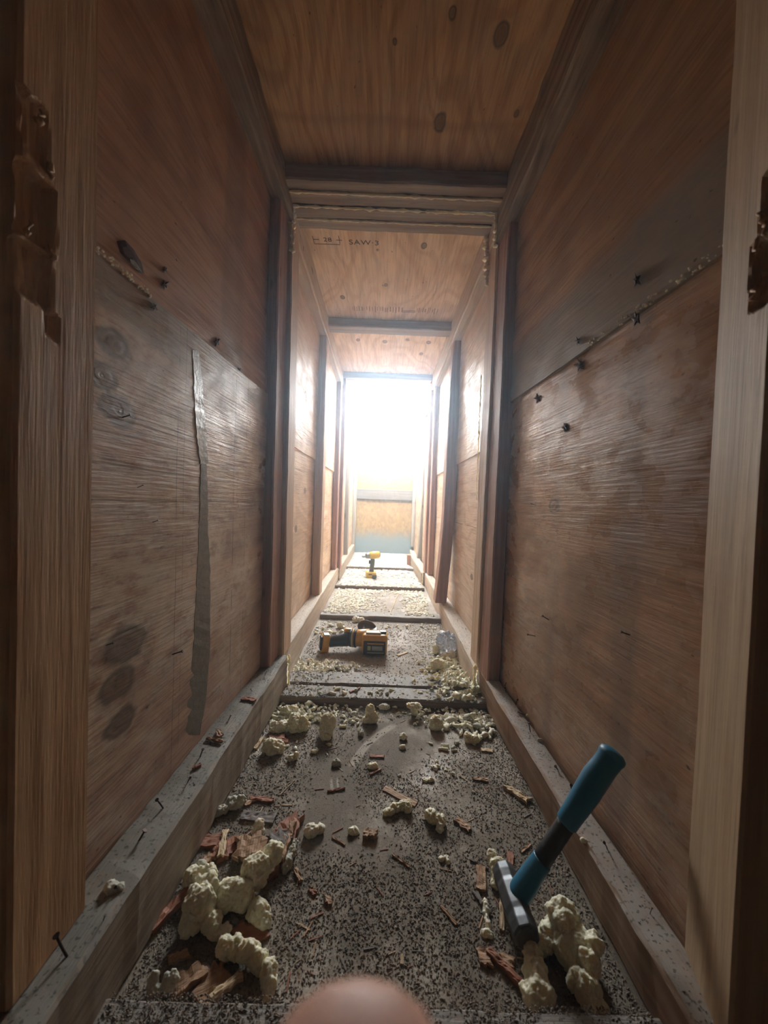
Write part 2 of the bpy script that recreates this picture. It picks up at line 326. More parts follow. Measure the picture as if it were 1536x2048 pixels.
for (a, b, mt) in ((YB, J1, m_floor0), (J1, J2, m_floor1), (J2, YE+0.02, m_floor2)):
    link('plywood_panel', panel_flat(-0.38, 0.39, a+0.0006, b-0.0006, 0, -0.018, rip=0.0), mt, floor)
def batten(y0, y1, h, xa, xb, seed, mt=m_batten): return link('floor_batten', board_x(xa, xb, y0, y1, -0.002, h, seed=seed, wob=0.0015), mt, floor)
batten(0.325, 0.414, BH, -0.29, 0.325, 1.0)
batten(1.078, 1.150, BH, -0.275, 0.312, 2.0); batten(1.162, 1.242, BH, -0.285, 0.315, 3.0)
batten(1.865, 1.95, BH, -0.295, 0.31, 4.0); batten(2.535, 2.62, BH, -0.305, 0.285, 5.0); batten(2.63, 2.71, BH-.004, -0.305, 0.285, 5.5); batten(3.28, 3.36, BH, -0.315, 0.275, 6.0)

# side sheets
LP0 = [(YB, -.372), (.30, -.362), (.43, -.350), (1.06, -.330), (J1-.002, -.332)]; RP0 = [(YB, .375), (.30, .368), (.43, .360), (1.06, .335), (J1-.002, .336)]
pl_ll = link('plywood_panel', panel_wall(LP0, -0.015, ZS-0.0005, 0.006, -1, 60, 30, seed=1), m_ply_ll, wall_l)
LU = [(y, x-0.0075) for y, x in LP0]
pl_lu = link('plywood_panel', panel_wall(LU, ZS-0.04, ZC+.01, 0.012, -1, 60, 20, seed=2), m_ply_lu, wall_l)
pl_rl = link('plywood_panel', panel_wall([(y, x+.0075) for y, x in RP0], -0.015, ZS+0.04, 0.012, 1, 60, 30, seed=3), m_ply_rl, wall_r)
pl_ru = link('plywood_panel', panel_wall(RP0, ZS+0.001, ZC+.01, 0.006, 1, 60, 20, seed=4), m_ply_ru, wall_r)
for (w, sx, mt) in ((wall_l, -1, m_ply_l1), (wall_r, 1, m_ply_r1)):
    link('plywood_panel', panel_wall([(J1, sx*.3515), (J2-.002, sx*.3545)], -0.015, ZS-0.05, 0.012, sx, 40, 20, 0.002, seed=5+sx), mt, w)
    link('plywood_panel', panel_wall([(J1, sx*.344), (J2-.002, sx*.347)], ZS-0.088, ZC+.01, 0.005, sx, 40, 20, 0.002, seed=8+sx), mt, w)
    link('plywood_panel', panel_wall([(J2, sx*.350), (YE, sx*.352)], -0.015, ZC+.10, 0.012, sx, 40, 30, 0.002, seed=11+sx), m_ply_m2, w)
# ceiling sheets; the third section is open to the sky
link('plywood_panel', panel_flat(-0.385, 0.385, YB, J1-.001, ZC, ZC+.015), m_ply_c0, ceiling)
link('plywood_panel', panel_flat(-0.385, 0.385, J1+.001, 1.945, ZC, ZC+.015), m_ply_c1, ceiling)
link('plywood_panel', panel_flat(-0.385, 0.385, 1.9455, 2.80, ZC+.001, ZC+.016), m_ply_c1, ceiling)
def beam(y0, y1, seed, x0=-.335, x1=.338, tilt=0.006, z0=ZB, mt=m_beam):
    me = loft([V((x0, y0, z0)), V((x0, y1, z0)), V((x0, y1, ZC)), V((x0, y0, ZC))], [V((x1, y0+tilt, z0)), V((x1, y1+tilt, z0)), V((x1, y1+tilt, ZC)), V((x1, y0+tilt, ZC))], seed=seed, wob=0.0012)
    return link('cross_beam', me, mt, ceiling)
beams = [beam(1.052, 1.092, 1), beam(1.095, 1.142, 2), beam(1.146, 1.190, 3, z0=ZB-.004), beam(1.193, 1.240, 4, z0=ZB-.004)]
beam(1.915, 1.995, 5); beam(2.70, 2.80, 6); beam(0.335, 0.425, 7)
m_beamf = lumber('beam_pale', 'x', (0.5, 0.45, 0.38), (0.36, 0.30, 0.24), seed=3.0)

# foam beads squeezed out of the joints
def bead(path, r, seed, amp=0.6, mat=m_foamtrim, parent=None, name='foam_bead', nseg=6):
    vs = []; fs = []; n = len(path)
    for i, p in enumerate(path):
        t = (path[min(i+1, n-1)]-path[max(i-1, 0)]).normalized()
        a = t.orthogonal().normalized(); b = t.cross(a)
        rr = r*(1+amp*noise.noise(Vector((i*0.45, seed, 0)))*1.7)
        if i in (0, n-1): rr *= 0.3
        for k in range(nseg):
            an = 2*math.pi*k/nseg; q = rr*(1+0.35*noise.noise(Vector((i*0.8, k*1.3, seed)))); vs.append(p+a*(math.cos(an)*q)+b*(math.sin(an)*q))
    for i in range(n-1):
        for k in range(nseg): j = (k+1) % nseg; fs.append((i*nseg+k, i*nseg+j, (i+1)*nseg+j, (i+1)*nseg+k))
    fs.append(tuple(reversed(range(nseg)))); fs.append(tuple((n-1)*nseg+k for k in range(nseg)))
    bm = bmesh.new(); bv = [bm.verts.new(v) for v in vs]
    for f in fs: bm.faces.new([bv[i] for i in f])
    return link(name, bm_mesh(name, bm, True), mat, parent)
def line(a, b, n=70, amp=0.0012, s=0.0):
    return [a.lerp(b, i/n)+V((0, noise.noise(V((i*.21, s, 0))), noise.noise(V((i*.3, s, 5)))))*amp for i in range(n+1)]
bead(line(V((-.325, 1.0935, ZB-.002)), V((.325, 1.0995, ZB-.002)), s=1), .0045, 1, parent=beams[0])
bead(line(V((-.32, 1.144, ZB-.004)), V((.30, 1.150, ZB-.004)), s=2), .0036, 2, 0.9, parent=beams[1])
bead(line(V((-.30, 1.192, ZB-.006)), V((.30, 1.198, ZB-.006)), s=3), .0030, 3, 0.9, parent=beams[2])

# vertical studs, laid flat against the sheets
def stud(w, y0, y1, xa, xb, seed, mt=m_stud, z0=0.095, z1=ZC, dx=0.0, dxb=None, bow=None):
    return link('wall_stud', board_z(z0, z1, xa, xb, y0, y1, dx, nseg=30, wob=0.0012, seed=seed, bow=bow), mt, w)
stL = [stud(wall_l, 1.06, 1.148, -.334, -.304, 1, m_stud_dark, .108, dx=-.006), stud(wall_l, 1.150, 1.240, -.348, -.288, 2, m_stud, .108, dx=-.010)]
stR = [stud(wall_r, 1.06, 1.148, .304, .340, 3, m_stud_dark, .09, dx=.008), stud(wall_r, 1.150, 1.240, .296, .350, 4, m_stud, .09, dx=.010)]
stud(wall_l, 1.90, 1.985, -.350, -.308, 5, m_stud)
stud(wall_r, 1.88, 1.97, .298, .352, 6, m_stud_dark, bow=lambda t: V((-.030*(1-t)**1.2+.022*t+.008*math.sin(3.1*t*2), 0, 0)))
stud(wall_l, 2.62, 2.70, -.352, -.318, 7, m_stud_dark); stud(wall_l, 2.715, 2.80, -.352, -.296, 8, m_stud_dark)
stud(wall_r, 2.62, 2.70, .316, .352, 9, m_stud_dark); stud(wall_r, 2.715, 2.80, .300, .352, 10, m_stud_dark)
stud(wall_l, 3.42, 3.50, -.352, -.315, 11, m_stud_grey); stud(wall_r, 3.42, 3.50, .315, .352, 12, m_stud_grey, bow=lambda t: V((-.004+.022*math.sin(3.3*t), 0, 0)))
stud(wall_l, 4.30, 4.39, -.352, -.315, 13, m_stud_grey); stud(wall_r, 4.30, 4.39, .315, .352, 14, m_stud_grey)
m_seam = plain('seam_pale', (0.42, 0.27, 0.17), 0.7)
for (w, sx, yy) in ((wall_l, -1, 1.1495), (wall_r, 1, 1.1495)):
    bead([V((sx*.3065+(-.006*t/60 if sx<0 else .008*t/60), yy, .11+1.3*t/60)) for t in range(61)], .0016, 5+sx, 0.5, m_seam, w, 'foam_bead')
bead([V((.294+.01*t/50+.003*noise.noise(V((t*.6, 0, 0))), 1.242, 1.44-.16*t/50)) for t in range(51)], .008, 9, 1.2, m_foamtrim, wall_r)
bead([V((.300+.005*noise.noise(V((t*.5, 3, 0))), 1.148, 1.44-.10*t/40)) for t in range(41)], .006, 10, 1.2, m_foamtrim, wall_r)
bead([V((-.296+.004*noise.noise(V((t*.5, 7, 0))), 1.15, 1.44-.14*t/40)) for t in range(41)], .005, 11, 1.2, m_foamtrim, wall_l)
bead([V((.296+.003*noise.noise(V((t*.5, 9, 0))), 1.242, 1.0-.4*t/60)) for t in range(61)], .0016, 12, 1.1, m_foamtrim, wall_r)

# rails along floor and ceiling
def yline(xa0, xa1, xb0, xb1, y0, y1, z0, z1, z1b=None, z0b=None, **kw): return board_y(y0, y1, xa0, xb0, z0, z1, xa1, xb1, z0b, z1b, **kw)
rail_l0 = link('bottom_rail', loft([V((-.366, YB+.01, 0)), V((-.300, YB+.01, 0)), V((-.292, YB+.01, .112)), V((-.366, YB+.01, .112))], [V((-.334, 1.148, 0)), V((-.276, 1.148, 0)), V((-.276, 1.148, .110)), V((-.334, 1.148, .110))], nseg=70, wob=.0018, seed=1, cham=.005), m_rail_l, wall_l)
rail_r0 = link('bottom_rail', loft([V((.345, YB+.01, 0)), V((.375, YB+.01, 0)), V((.375, YB+.01, .095)), V((.318, YB+.01, .095))], [V((.310, 1.148, 0)), V((.340, 1.148, 0)), V((.340, 1.148, .095)), V((.301, 1.148, .095))], nseg=70, wob=.0018, seed=2, cham=.005), m_rail_r, wall_r)
rail_l1 = link('bottom_rail', yline(-.352, -.352, -.290, -.312, 1.152, J2-.003, 0, .108, seed=3, nseg=50, wob=.0015), m_rail_far, wall_l)
rail_r1 = link('bottom_rail', yline(.290, .305, .352, .352, 1.152, J2-.003, 0, .092, seed=4, nseg=50, wob=.0015), m_rail_far, wall_r)
rail_l2 = link('bottom_rail', yline(-.352, -.352, -.300, -.320, J2+.003, YE-.002, 0, .100, seed=5, nseg=40, wob=.0015), m_rail_end, wall_l)
rail_r2 = link('bottom_rail', yline(.280, .262, .352, .320, J2+.003, 3.70, 0, .092, seed=6, nseg=40, wob=.0015), m_rail_end, wall_r)
link('wood_block', board_y(3.56, 3.64, .232, .262, 0, .10, seed=9, nseg=4), m_stud_dark, wall_r)
link('bottom_rail', yline(.300, .310, .352, .352, 3.72, YE-.002, 0, .05, seed=7, nseg=20, wob=.0015), m_rail_far, wall_r)
bead([V((-.272+.003*noise.noise(V((t*.6, 2, 0))), 1.153, .005+.105*t/24)) for t in range(25)], .0045, 21, 1.0, m_foamtrim, rail_l1)
bead([V((.292+.004*noise.noise(V((t*.6, 4, 0))), 1.150, .003+.10*t/24)) for t in range(25)], .0055, 22, 1.2, m_foamtrim, rail_r1)
bead([V((-.312, 2.71, .005+.1*t/16)) for t in range(17)], .004, 23, 1.0, m_foamtrim, rail_l1)
bead([V((.288, 2.712, .005+.09*t/16)) for t in range(17)], .004, 24, 1.0, m_foamtrim, rail_r1)
link('top_rail', yline(-.38, -.345, -.316, -.296, YB+.01, 1.148, 1.445, ZC, z0b=1.392, seed=11, nseg=50, wob=.003), m_top_rail, wall_l)
link('top_rail', yline(.316, .300, .38, .350, YB+.01, 1.148, 1.43, ZC, z0b=1.345, seed=12, nseg=50, wob=.003), m_top_rail, wall_r)
link('top_rail', yline(-.352, -.352, -.296, -.318, 1.152, J2-.003, 1.385, ZC, seed=13, nseg=40, wob=.0015), m_rail_far, wall_l)
link('top_rail', yline(.300, .305, .352, .352, 1.152, J2-.003, 1.375, ZC, seed=14, nseg=40, wob=.0015), m_rail_far, wall_r)
link('top_rail', yline(-.352, -.352, -.314, -.300, J2+.003, YE-.005, 1.385, 1.56, z0b=1.325, seed=15, nseg=40, wob=.0015), m_rail_end, wall_l)
link('top_rail', yline(.304, .296, .352, .352, J2+.003, YE-.005, 1.375, 1.56, z0b=1.32, seed=16, nseg=40, wob=.0015), m_rail_end, wall_r)
# kerf cuts / grain ticks on the left top rail of section two are real shallow slots' dark rims
for k in range(26):
    y = 1.22+k*.045+random.uniform(-.012, .012); z = 1.392+random.uniform(0, .03)
    link('saw_cut', board_y(y, y+.0016, -.2985-.014*(y-1.15), -.2965-.014*(y-1.15), z, z+random.uniform(.015, .035), nseg=1, wob=0, cham=0.0002), m_split, wall_l)

# far wall
m_osb = G('osb_board'); _g = m_osb; _x, _y, _z = _g.obj()
_vo = _g.n('ShaderNodeTexVoronoi'); _vo.inputs['Scale'].default_value = 45; _g.put(_vo.inputs['Vector'], _g.vec(_x, _y, _g.mul(_z, 0.6)))
_sep = _g.n('ShaderNodeSeparateColor'); _g.t.links.new(_vo.outputs['Color'], _sep.inputs[0])
_c = _g.mix(_sep.outputs[0], (0.28, 0.18, 0.07), (0.19, 0.11, 0.035))
_c = _g.mix(_g.ss(_g.add(_z, _g.mul(_g.sub(_g.noise(_g.vec(_x, _y, _z), 9.0, 4.0), 0.5), 0.12)), 0.13, 0.30, 0.95, 0.0), _c, (0.15, 0.19, 0.20))
m_osb = _g.out(_c, 0.75, _sep.outputs[0], 0.3)
link('osb_panel', loft([V((-.365, YE, -.015)), V((.365, YE, -.015)), V((.365, YE+.012, -.015)), V((-.365, YE+.012, -.015))], [V((-.365, YE, .615)), V((.365, YE, .615)), V((.365, YE+.012, .615)), V((-.365, YE+.012, .615))], nseg=8, wob=0.0005), m_osb, wall_f)
link('osb_panel', loft([V((-.365, YE, .617)), V((.365, YE, .617)), V((.365, YE+.012, .617)), V((-.365, YE+.012, .617))], [V((-.365, YE, 1.46)), V((.365, YE, 1.46)), V((.365, YE+.012, 1.46)), V((-.365, YE+.012, 1.46))], nseg=8, wob=0.0005), m_osb, wall_f)
link('cross_rail', board_x(-.352, .352, YE-.039, YE-.001, .612, .725, seed=31), lumber('far_rail', 'x', (0.15, 0.135, 0.12), (0.09, 0.075, 0.065), seed=4.0), wall_f)
link('top_plate', board_x(-.352, .352, YE-.02, YE+.03, 1.462, 1.50, seed=32), m_beamf, wall_f)
link('plywood_panel', loft([V((-.385, YB-.012, -.015)), V((.385, YB-.012, -.015)), V((.385, YB, -.015)), V((-.385, YB, -.015))], [V((-.385, YB-.012, 1.5)), V((.385, YB-.012, 1.5)), V((.385, YB, 1.5)), V((-.385, YB, 1.5))], nseg=4, wob=0), plain('rear_board', (0.10, 0.065, 0.045), 0.8), wall_n)

# scatter volume added to imitate blue veiling glare of the lens
glare_mat = bpy.data.materials.new('veiling_glare'); glare_mat.use_nodes = True; glare_mat.node_tree.nodes.remove(glare_mat.node_tree.nodes['Principled BSDF'])
vsn = glare_mat.node_tree.nodes.new('ShaderNodeVolumeScatter'); vsn.inputs['Color'].default_value = (0.55, 0.80, 1.0, 1); vsn.inputs['Density'].default_value = GLARE_DENSITY; vsn.inputs['Anisotropy'].default_value = 0.82
glare_mat.node_tree.links.new(vsn.outputs[0], glare_mat.node_tree.nodes['Material Output'].inputs['Volume'])
bm = bmesh.new(); bmesh.ops.create_cube(bm, size=1)
for v in bm.verts: v.co = V((v.co.x*.56, 1.96+v.co.y*4.74, .74+v.co.z*1.30))
tag(link('glare_veil', bm_mesh('glare_veil', bm), glare_mat, None, 'stuff'), 'thin bluish scatter volume added for lens glare, filling the shaft', 'glare_veil')

# near posts with torn, gouged inner faces
def post(parent, y0, y1, xi0, xi1, xo, z0, z1, side, gouges, seed, mt):
    ny, nz = 26, 520; vs = []; fs = []
    for j in range(nz+1):
        z = z0+(z1-z0)*j/nz
        for i in range(ny+1):
            t = i/ny; yy0 = y0+.0016*noise.noise(V((z*9, seed, 0))); y = yy0+(y1-y0)*t; x = xi0+(xi1-xi0)*t
            e = 0.0005*noise.noise(V((y*60, z*8, seed)))
            if i in (0, ny): e += .003
            for (gz0, gz1, t0, t1, dep, rag) in gouges:
                zz = z+rag*noise.noise(V((y*70, z*20, seed+3)))*.6; tt = t+rag*10*noise.noise(V((z*45, seed+9, 0)))*.6
                k = max(0, min(1, (zz-gz0)/.008))*max(0, min(1, (gz1-zz)/.004))*max(0, min(1, (tt-t0)/.05))*max(0, min(1, (t1-tt)/.07))
                e += k*(dep+.0035*abs(noise.noise(V((y*110, z*26, seed+1))))+.002*noise.noise(V((y*260, z*60, seed+2))))
            vs.append((x+side*e, y, z))
    m = ny+1
    for j in range(nz):
        for i in range(ny): fs.append((j*m+i, j*m+i+1, (j+1)*m+i+1, (j+1)*m+i))
    a = len(vs)
    for j in range(nz+1):
        z = z0+(z1-z0)*j/nz; e0 = vs[j*m]; e1 = vs[j*m+ny]
        vs.append((xo, e0[1], z)); vs.append((xo, e1[1], z))
    for j in range(nz):
        fs.append((j*m, (j+1)*m, a+2*j+2, a+2*j)); fs.append((j*m+ny, a+2*j+1, a+2*j+3, (j+1)*m+ny)); fs.append((a+2*j, a+2*j+2, a+2*j+3, a+2*j+1))
    bm = bmesh.new(); bv = [bm.verts.new(v) for v in vs]
    for f in fs: bm.faces.new([bv[i] for i in f])
    return link('wall_stud', bm_mesh('post', bm), mt, parent)
m_post_l = lumber('post_left', 'z', (0.50, 0.32, 0.17), (0.34, 0.20, 0.10), seed=12.4, knots=0.5, bump=0.35)
m_post_r = lumber('post_right', 'z', (0.40, 0.29, 0.175), (0.29, 0.20, 0.12), seed=17.4, knots=0.5, bump=0.35)
pt_l = post(wall_l, .333, .424, -.320, -.320, -.372, .113, ZC, -1, [(.80, .865, 0, .42, .010, .010), (.87, .925, 0, .30, .004, .012), (.745, .80, -.1, .40, .006, .008), (.72, .75, .3, .5, .004, .006)], 1.5, m_post_l)
pt_r = post(wall_r, .330, .420, .322, .352, .380, .096, ZC, 1, [(.765, .83, -.1, .40, .010, .010), (.83, .885, -.1, .25, .007, .012), (.885, .93, -.1, .10, .006, .006)], 6.5, m_post_r)
for (p, yy, xx, zz, sd) in ((pt_l, .352, -.320, .905, 1), (pt_l, .362, -.3215, .868, 2), (pt_l, .340, -.3195, .80, 3), (pt_l, .366, -.322, .795, 4), (pt_r, .352, .332, .84, 5), (pt_r, .357, .333, .818, 6), (pt_r, .356, .334, .775, 7), (pt_r, .345, .330, .826, 8)):
    s_ = -1 if xx < 0 else 1
    pts = [V((xx-s_*.002+random.uniform(-.002, .002), yy+random.uniform(-.003, .003), zz+k*.003)) for k in range(6)]
    bead(pts, .0022, sd, 1.0, m_post_l, p, 'wood_splinter')

# peeled strip, stains' raised scabs and torn veneer on the left lower sheet
def xleft(y):
    for (y0, x0), (y1, x1) in zip(LP0, LP0[1:]):
        if y <= y1: return x0+(x1-x0)*(y-y0)/(y1-y0)
    return LP0[-1][1]
def strip(px_rows, mt, name, th=0.0016):
    vs = []; fs = []
    rows = []
    for k in range(len(px_rows)-1):
        for s in range(8):
            t = s/8; rows.append([px_rows[k][i]*(1-t)+px_rows[k+1][i]*t for i in range(3)])
    for n_, (yy, xl, xr) in enumerate(rows):
        for px in (xl, xr):
            p = on_x(px+2.0*noise.noise(V((yy*.12, px, 0))), yy, -.339); x = xleft(p.y)+th+.0008*noise.noise(V((p.z*60, 1, 0)))
            p = on_x(px+2.0*noise.noise(V((yy*.12, px, 0))), yy, x); vs.append((x, p.y, p.z)); vs.append((x-th-.002, p.y, p.z))
    for k in range(len(rows)-1):
        a, b = 4*k, 4*k+4; fs += [(a, a+2, b+2, b), (a, b, b+1, a+1), (a+2, a+3, b+3, b+2)]
    return link(name, mesh(name, vs, fs), mt, pl_ll)
strip([(700, 385, 397), (760, 388, 405), (820, 390, 409), (880, 395, 414), (935, 402, 416)], m_paint, 'peeled_strip')
strip([(915, 405, 412), (935, 402, 414), (1000, 400, 416), (1060, 398, 416), (1110, 396, 420), (1200, 392, 421), (1300, 386, 420), (1400, 376, 412), (1480, 362, 398)], m_strip, 'peeled_strip', .001)
def scab(w, parent, pts, mt, x_of, side, name='torn_veneer', th=.003):
    n = len(pts); vs = []; cx = sum(p[0] for p in pts)/n; cy = sum(p[1] for p in pts)/n
    def pr(px, py, off): 
        p = on_x(px, py, .35*side); x = x_of(p.y)-side*off; q = on_x(px, py, x); return (x, q.y, q.z)
    vs = [pr(a, b, th*.3) for a, b in pts]+[pr(a*.6+cx*.4, b*.6+cy*.4, th*(1+.6*noise.noise(V((a, b, 0))))) for a, b in pts]+[pr(cx, cy, th)]
    fs = [(i, (i+1) % n, n+(i+1) % n, n+i) for i in range(n)]+[(n+i, n+(i+1) % n, 2*n) for i in range(n)]
    return link(name, mesh(name, vs, fs), mt, parent)
xl_u = lambda y: xleft(y)-.0075
def xr_u(y):
    for (y0, x0), (y1, x1) in zip(RP0, RP0[1:]):
        if y <= y1: return x0+(x1-x0)*(y-y0)/(y1-y0)
    return RP0[-1][1]
scab(0, pl_lu, [(233, 482), (250, 480), (268, 500), (283, 525), (288, 548), (276, 545), (255, 522), (240, 505)], m_split, xl_u, -1)
scab(0, pl_lu, [(255, 512), (266, 516), (276, 530), (284, 545), (272, 538), (258, 525)], m_stud_grey, xl_u, -1, th=.006)
for px, py, s in ((1272, 560, 1.2), (1272, 637, 1.3), (1158, 730, 1.1), (1075, 797, .8), (1155, 682, .7), (1130, 855, .8)):
    f_ = xr_u if py < 700 and py < 1000-px*.27 else (lambda y: xr_u(y)+.0075)
    pts = [(px+8*s*math.cos(a)*random.uniform(.7, 1.5)*(1 if k % 2 else .45), py+14*s*math.sin(a)*(1 if k % 2 else .45)) for k, a in enumerate([i*math.pi/5 for i in range(10)])]
    scab(0, pl_rl if f_ is not xr_u else pl_ru, pts, m_split, f_, 1, 'splintered_hole', .004)
for px, py, s in ((330, 570, 1.0), (310, 615, .9), (435, 684, .9), (330, 540, .6), (478, 740, .5)):
    pts = [(px+8*s*math.cos(a)*random.uniform(.7, 1.5)*(1 if k % 2 else .45), py+12*s*math.sin(a)*(1 if k % 2 else .45)) for k, a in enumerate([i*math.pi/5 for i in range(10)])]
    scab(0, pl_lu if px != 310 else pl_ll, pts, m_split, xl_u if px != 310 else xleft, -1, 'splintered_hole', .004)
# crumbs of dried foam along the sheet seams
def crumbs(parent, pts, r, mt, name='foam_crust'):
    bm = bmesh.new()
    for p in pts:
        m = Matrix.Translation(p) @ Matrix.Rotation(random.uniform(0, 6), 4, V((random.random(), random.random(), random.random()+.1)).normalized()) @ Matrix.Diagonal((1, random.uniform(.5, 1.2), random.uniform(.5, 1.4), 1))
        bmesh.ops.create_icosphere(bm, subdivisions=1, radius=r*random.uniform(.5, 1.3), matrix=m)
    return link(name, bm_mesh(name, bm), mt, parent, 'stuff')
crumbs(pl_ll, [V((xleft(y)+.001, y, ZS+random.uniform(-.004, .006))) for y in [random.uniform(.425, .56) for _ in range(70)]], .0016, m_foamtrim)
crumbs(pl_ru, [V((xr_u(y)-.001, y, ZS+.003+random.uniform(-.004, .008))) for y in [random.uniform(.42, .70)**1.0 for _ in range(80)]], .0015, m_foamtrim)

# stamped print on the ceiling sheet of section two
def stamp(txt, px, py, size, mt, rot=0.0, sx=1.0):
    p = on_z(px, py, ZC)
    cu = bpy.data.curves.new('stamp', 'FONT'); cu.body = txt; cu.size = size; cu.align_x = 'CENTER'; cu.align_y = 'CENTER'; cu.extrude = .0003; cu.space_character = 1.1
    tmp = bpy.data.objects.new('t', cu); COL.objects.link(tmp); dg = bpy.context.evaluated_depsgraph_get(); me = bpy.data.meshes.new_from_object(tmp.evaluated_get(dg)); bpy.data.objects.remove(tmp)
    me.materials.clear(); me.materials.append(mt)
    R_ = Matrix.Rotation(math.pi, 4, 'X') @ Matrix.Rotation(rot, 4, 'Z') @ Matrix.Diagonal((sx, 1, 1, 1)); me.transform(Matrix.Translation((p.x, p.y, ZC-.0012)) @ R_)
    return link('stamped_print', me, None, ceiling)
stamp('SAW\u00b73', 728, 485, .034, m_ink)
stamp('28', 655, 479, .028, m_ink)
pa, pb = on_z(629, 487, ZC), on_z(680, 487, ZC)
def inkbar(x0, x1, y0, y1, mt): link('stamped_print', board_y(y0, y1, x0, x1, ZC-.0016, ZC-.0009, nseg=1, wob=0, cham=.0001), mt, ceiling)
inkbar(pa.x, pb.x, pa.y-.001, pa.y+.001, m_ink); inkbar(pb.x-.001, pb.x+.001, pb.y-.04, pb.y, m_ink); inkbar(pa.x-.001, pa.x+.001, pa.y-.04, pa.y, m_ink)
pc = on_z(655, 479, ZC); inkbar(pc.x-.05, pc.x-.03, pc.y-.001, pc.y+.001, m_ink); inkbar(pc.x+.03, pc.x+.05, pc.y-.001, pc.y+.001, m_ink)
pd = on_z(705, 615, ZC); pe = on_z(878, 622, ZC)
k = 0; x = pd.x
while x < pe.x:
    w_ = random.uniform(.002, .006)
    if not (.06 < x < .11): inkbar(x, x+w_, 1.795+random.uniform(-.004, .012), 1.85-random.uniform(0, .02), m_ink_faint)
    x += w_+random.uniform(.004, .010)
inkbar(.055, .115, 1.825, 1.829, m_ink_faint); inkbar(.055, .115, 1.838, 1.841, m_ink_faint)

# ------------------------------------------------------------------ nails
def nail_mesh(L=.03, r=.0013, bend=0.0):
    bm = bmesh.new(); n = 6; rings = []
    for k in range(n+1):
        t = k/n; c = V((bend*t*t, 0, L*t-.004)); rings.append([bm.verts.new(c+V((math.cos(a)*r, math.sin(a)*r, 0))) for a in [i*math.pi/4 for i in range(8)]])
    for A, B in zip(rings, rings[1:]):
        for i in range(8): bm.faces.new((A[i], A[(i+1) % 8], B[(i+1) % 8], B[i]))
    c = V((bend, 0, L-.004)); H = [[bm.verts.new(c+V((math.cos(a)*rr, math.sin(a)*rr, h))) for a in [i*math.pi/4 for i in range(8)]] for rr, h in ((r*2.5, 0), (r*2.5, .0012))]
    for i in range(8): bm.faces.new((H[0][i], H[0][(i+1) % 8], H[1][(i+1) % 8], H[1][i]))
    bm.faces.new(H[1]); bm.faces.new(list(reversed(H[0]))); bm.faces.new(list(reversed(rings[0])))
    return bm_mesh('nail', bm)
NM = [nail_mesh(.024, .0013, .004), nail_mesh(.030, .0013, -.006), nail_mesh(.020, .0015, .001)]; 
for q in NM: q.materials.append(m_nail)
def nail(parent, p, d, k=0, s=1.0, mt=None):
    o = bpy.data.objects.new('nail', NM[k % 3]); COL.objects.link(o); o.parent = parent
    o.matrix_world = Matrix.Translation(p) @ V(d).to_track_quat('Z', 'Y').to_matrix().to_4x4() @ Matrix.Diagonal((s, s, s, 1)); return o
for i, (px, py, s) in enumerate([(400, 1515, 1), (327, 1618, 1), (276, 1685, 1.1), (240, 1780, .7), (135, 1915, 1.2), (457, 1440, .8), (375, 1565, .8), (205, 1845, .5), (420, 1490, .5), (505, 1383, .6), (530, 1350, .5)]):
    nail(rail_l0, on_z(px, py, .110), (random.uniform(-.5, .5), random.uniform(-.5, .3), .9), i, s*.8)
for i, (px, py, s) in enumerate([(1032, 1408, .9), (1061, 1465, .9), (1116, 1540, .9), (1143, 1578, 1), (1215, 1700, .8), (998, 1352, .8), (1010, 1372, .9), (1012, 1385, .8), (985, 1330, .5), (1403, 1930, 1), (1300, 1830, .4), (968, 1305, .5)]):
    nail(rail_r0, on_z(px, py, .094), (random.uniform(-.7, .2), random.uniform(-.5, .2), .8), i, s*.8)
nail(rail_r0, on_z(1420, 2000, .094)-V((.0, 0, -.006)), (.9, -.35, .25), 1, 1.25)
for i, (px, py) in enumerate([(900, 1215), (915, 1243), (932, 1260), (945, 1283), (868, 1180), (880, 1195)]):
    nail(rail_r1, on_z(px, py, .092), (random.uniform(-.7, .2), random.uniform(-.5, .2), .8), i, .45)
for i, (px, py, d, s, mt) in enumerate([(1092, 1238, (-.9, -.2, .5), .8, 0), (1068, 1272, (-.9, -.3, .2), .6, 0), (1238, 1268, (-1, .2, .3), .6, 1), (1070, 1010, (-.9, .2, .3), .5, 0), (1105, 1575, (-.9, .2, .3), .5, 1)]):
    p = on_x(px, py, .346); p.x = xr_u(p.y)+.004; nail(pl_rl, p, d, i, s)
for i, (px, py, d, s) in enumerate([(220, 1292, (1, .1, .3), .5), (345, 1310, (1, .1, .4), .8), (255, 835, (1, .1, .4), .6), (310, 1045, (1, .1, .4), .4), (283, 975, (1, .1, .4), .35)]):
    p = on_x(px, py, -.342); p.x = xleft(p.y)-.001; nail(pl_ll, p, d, i, s)

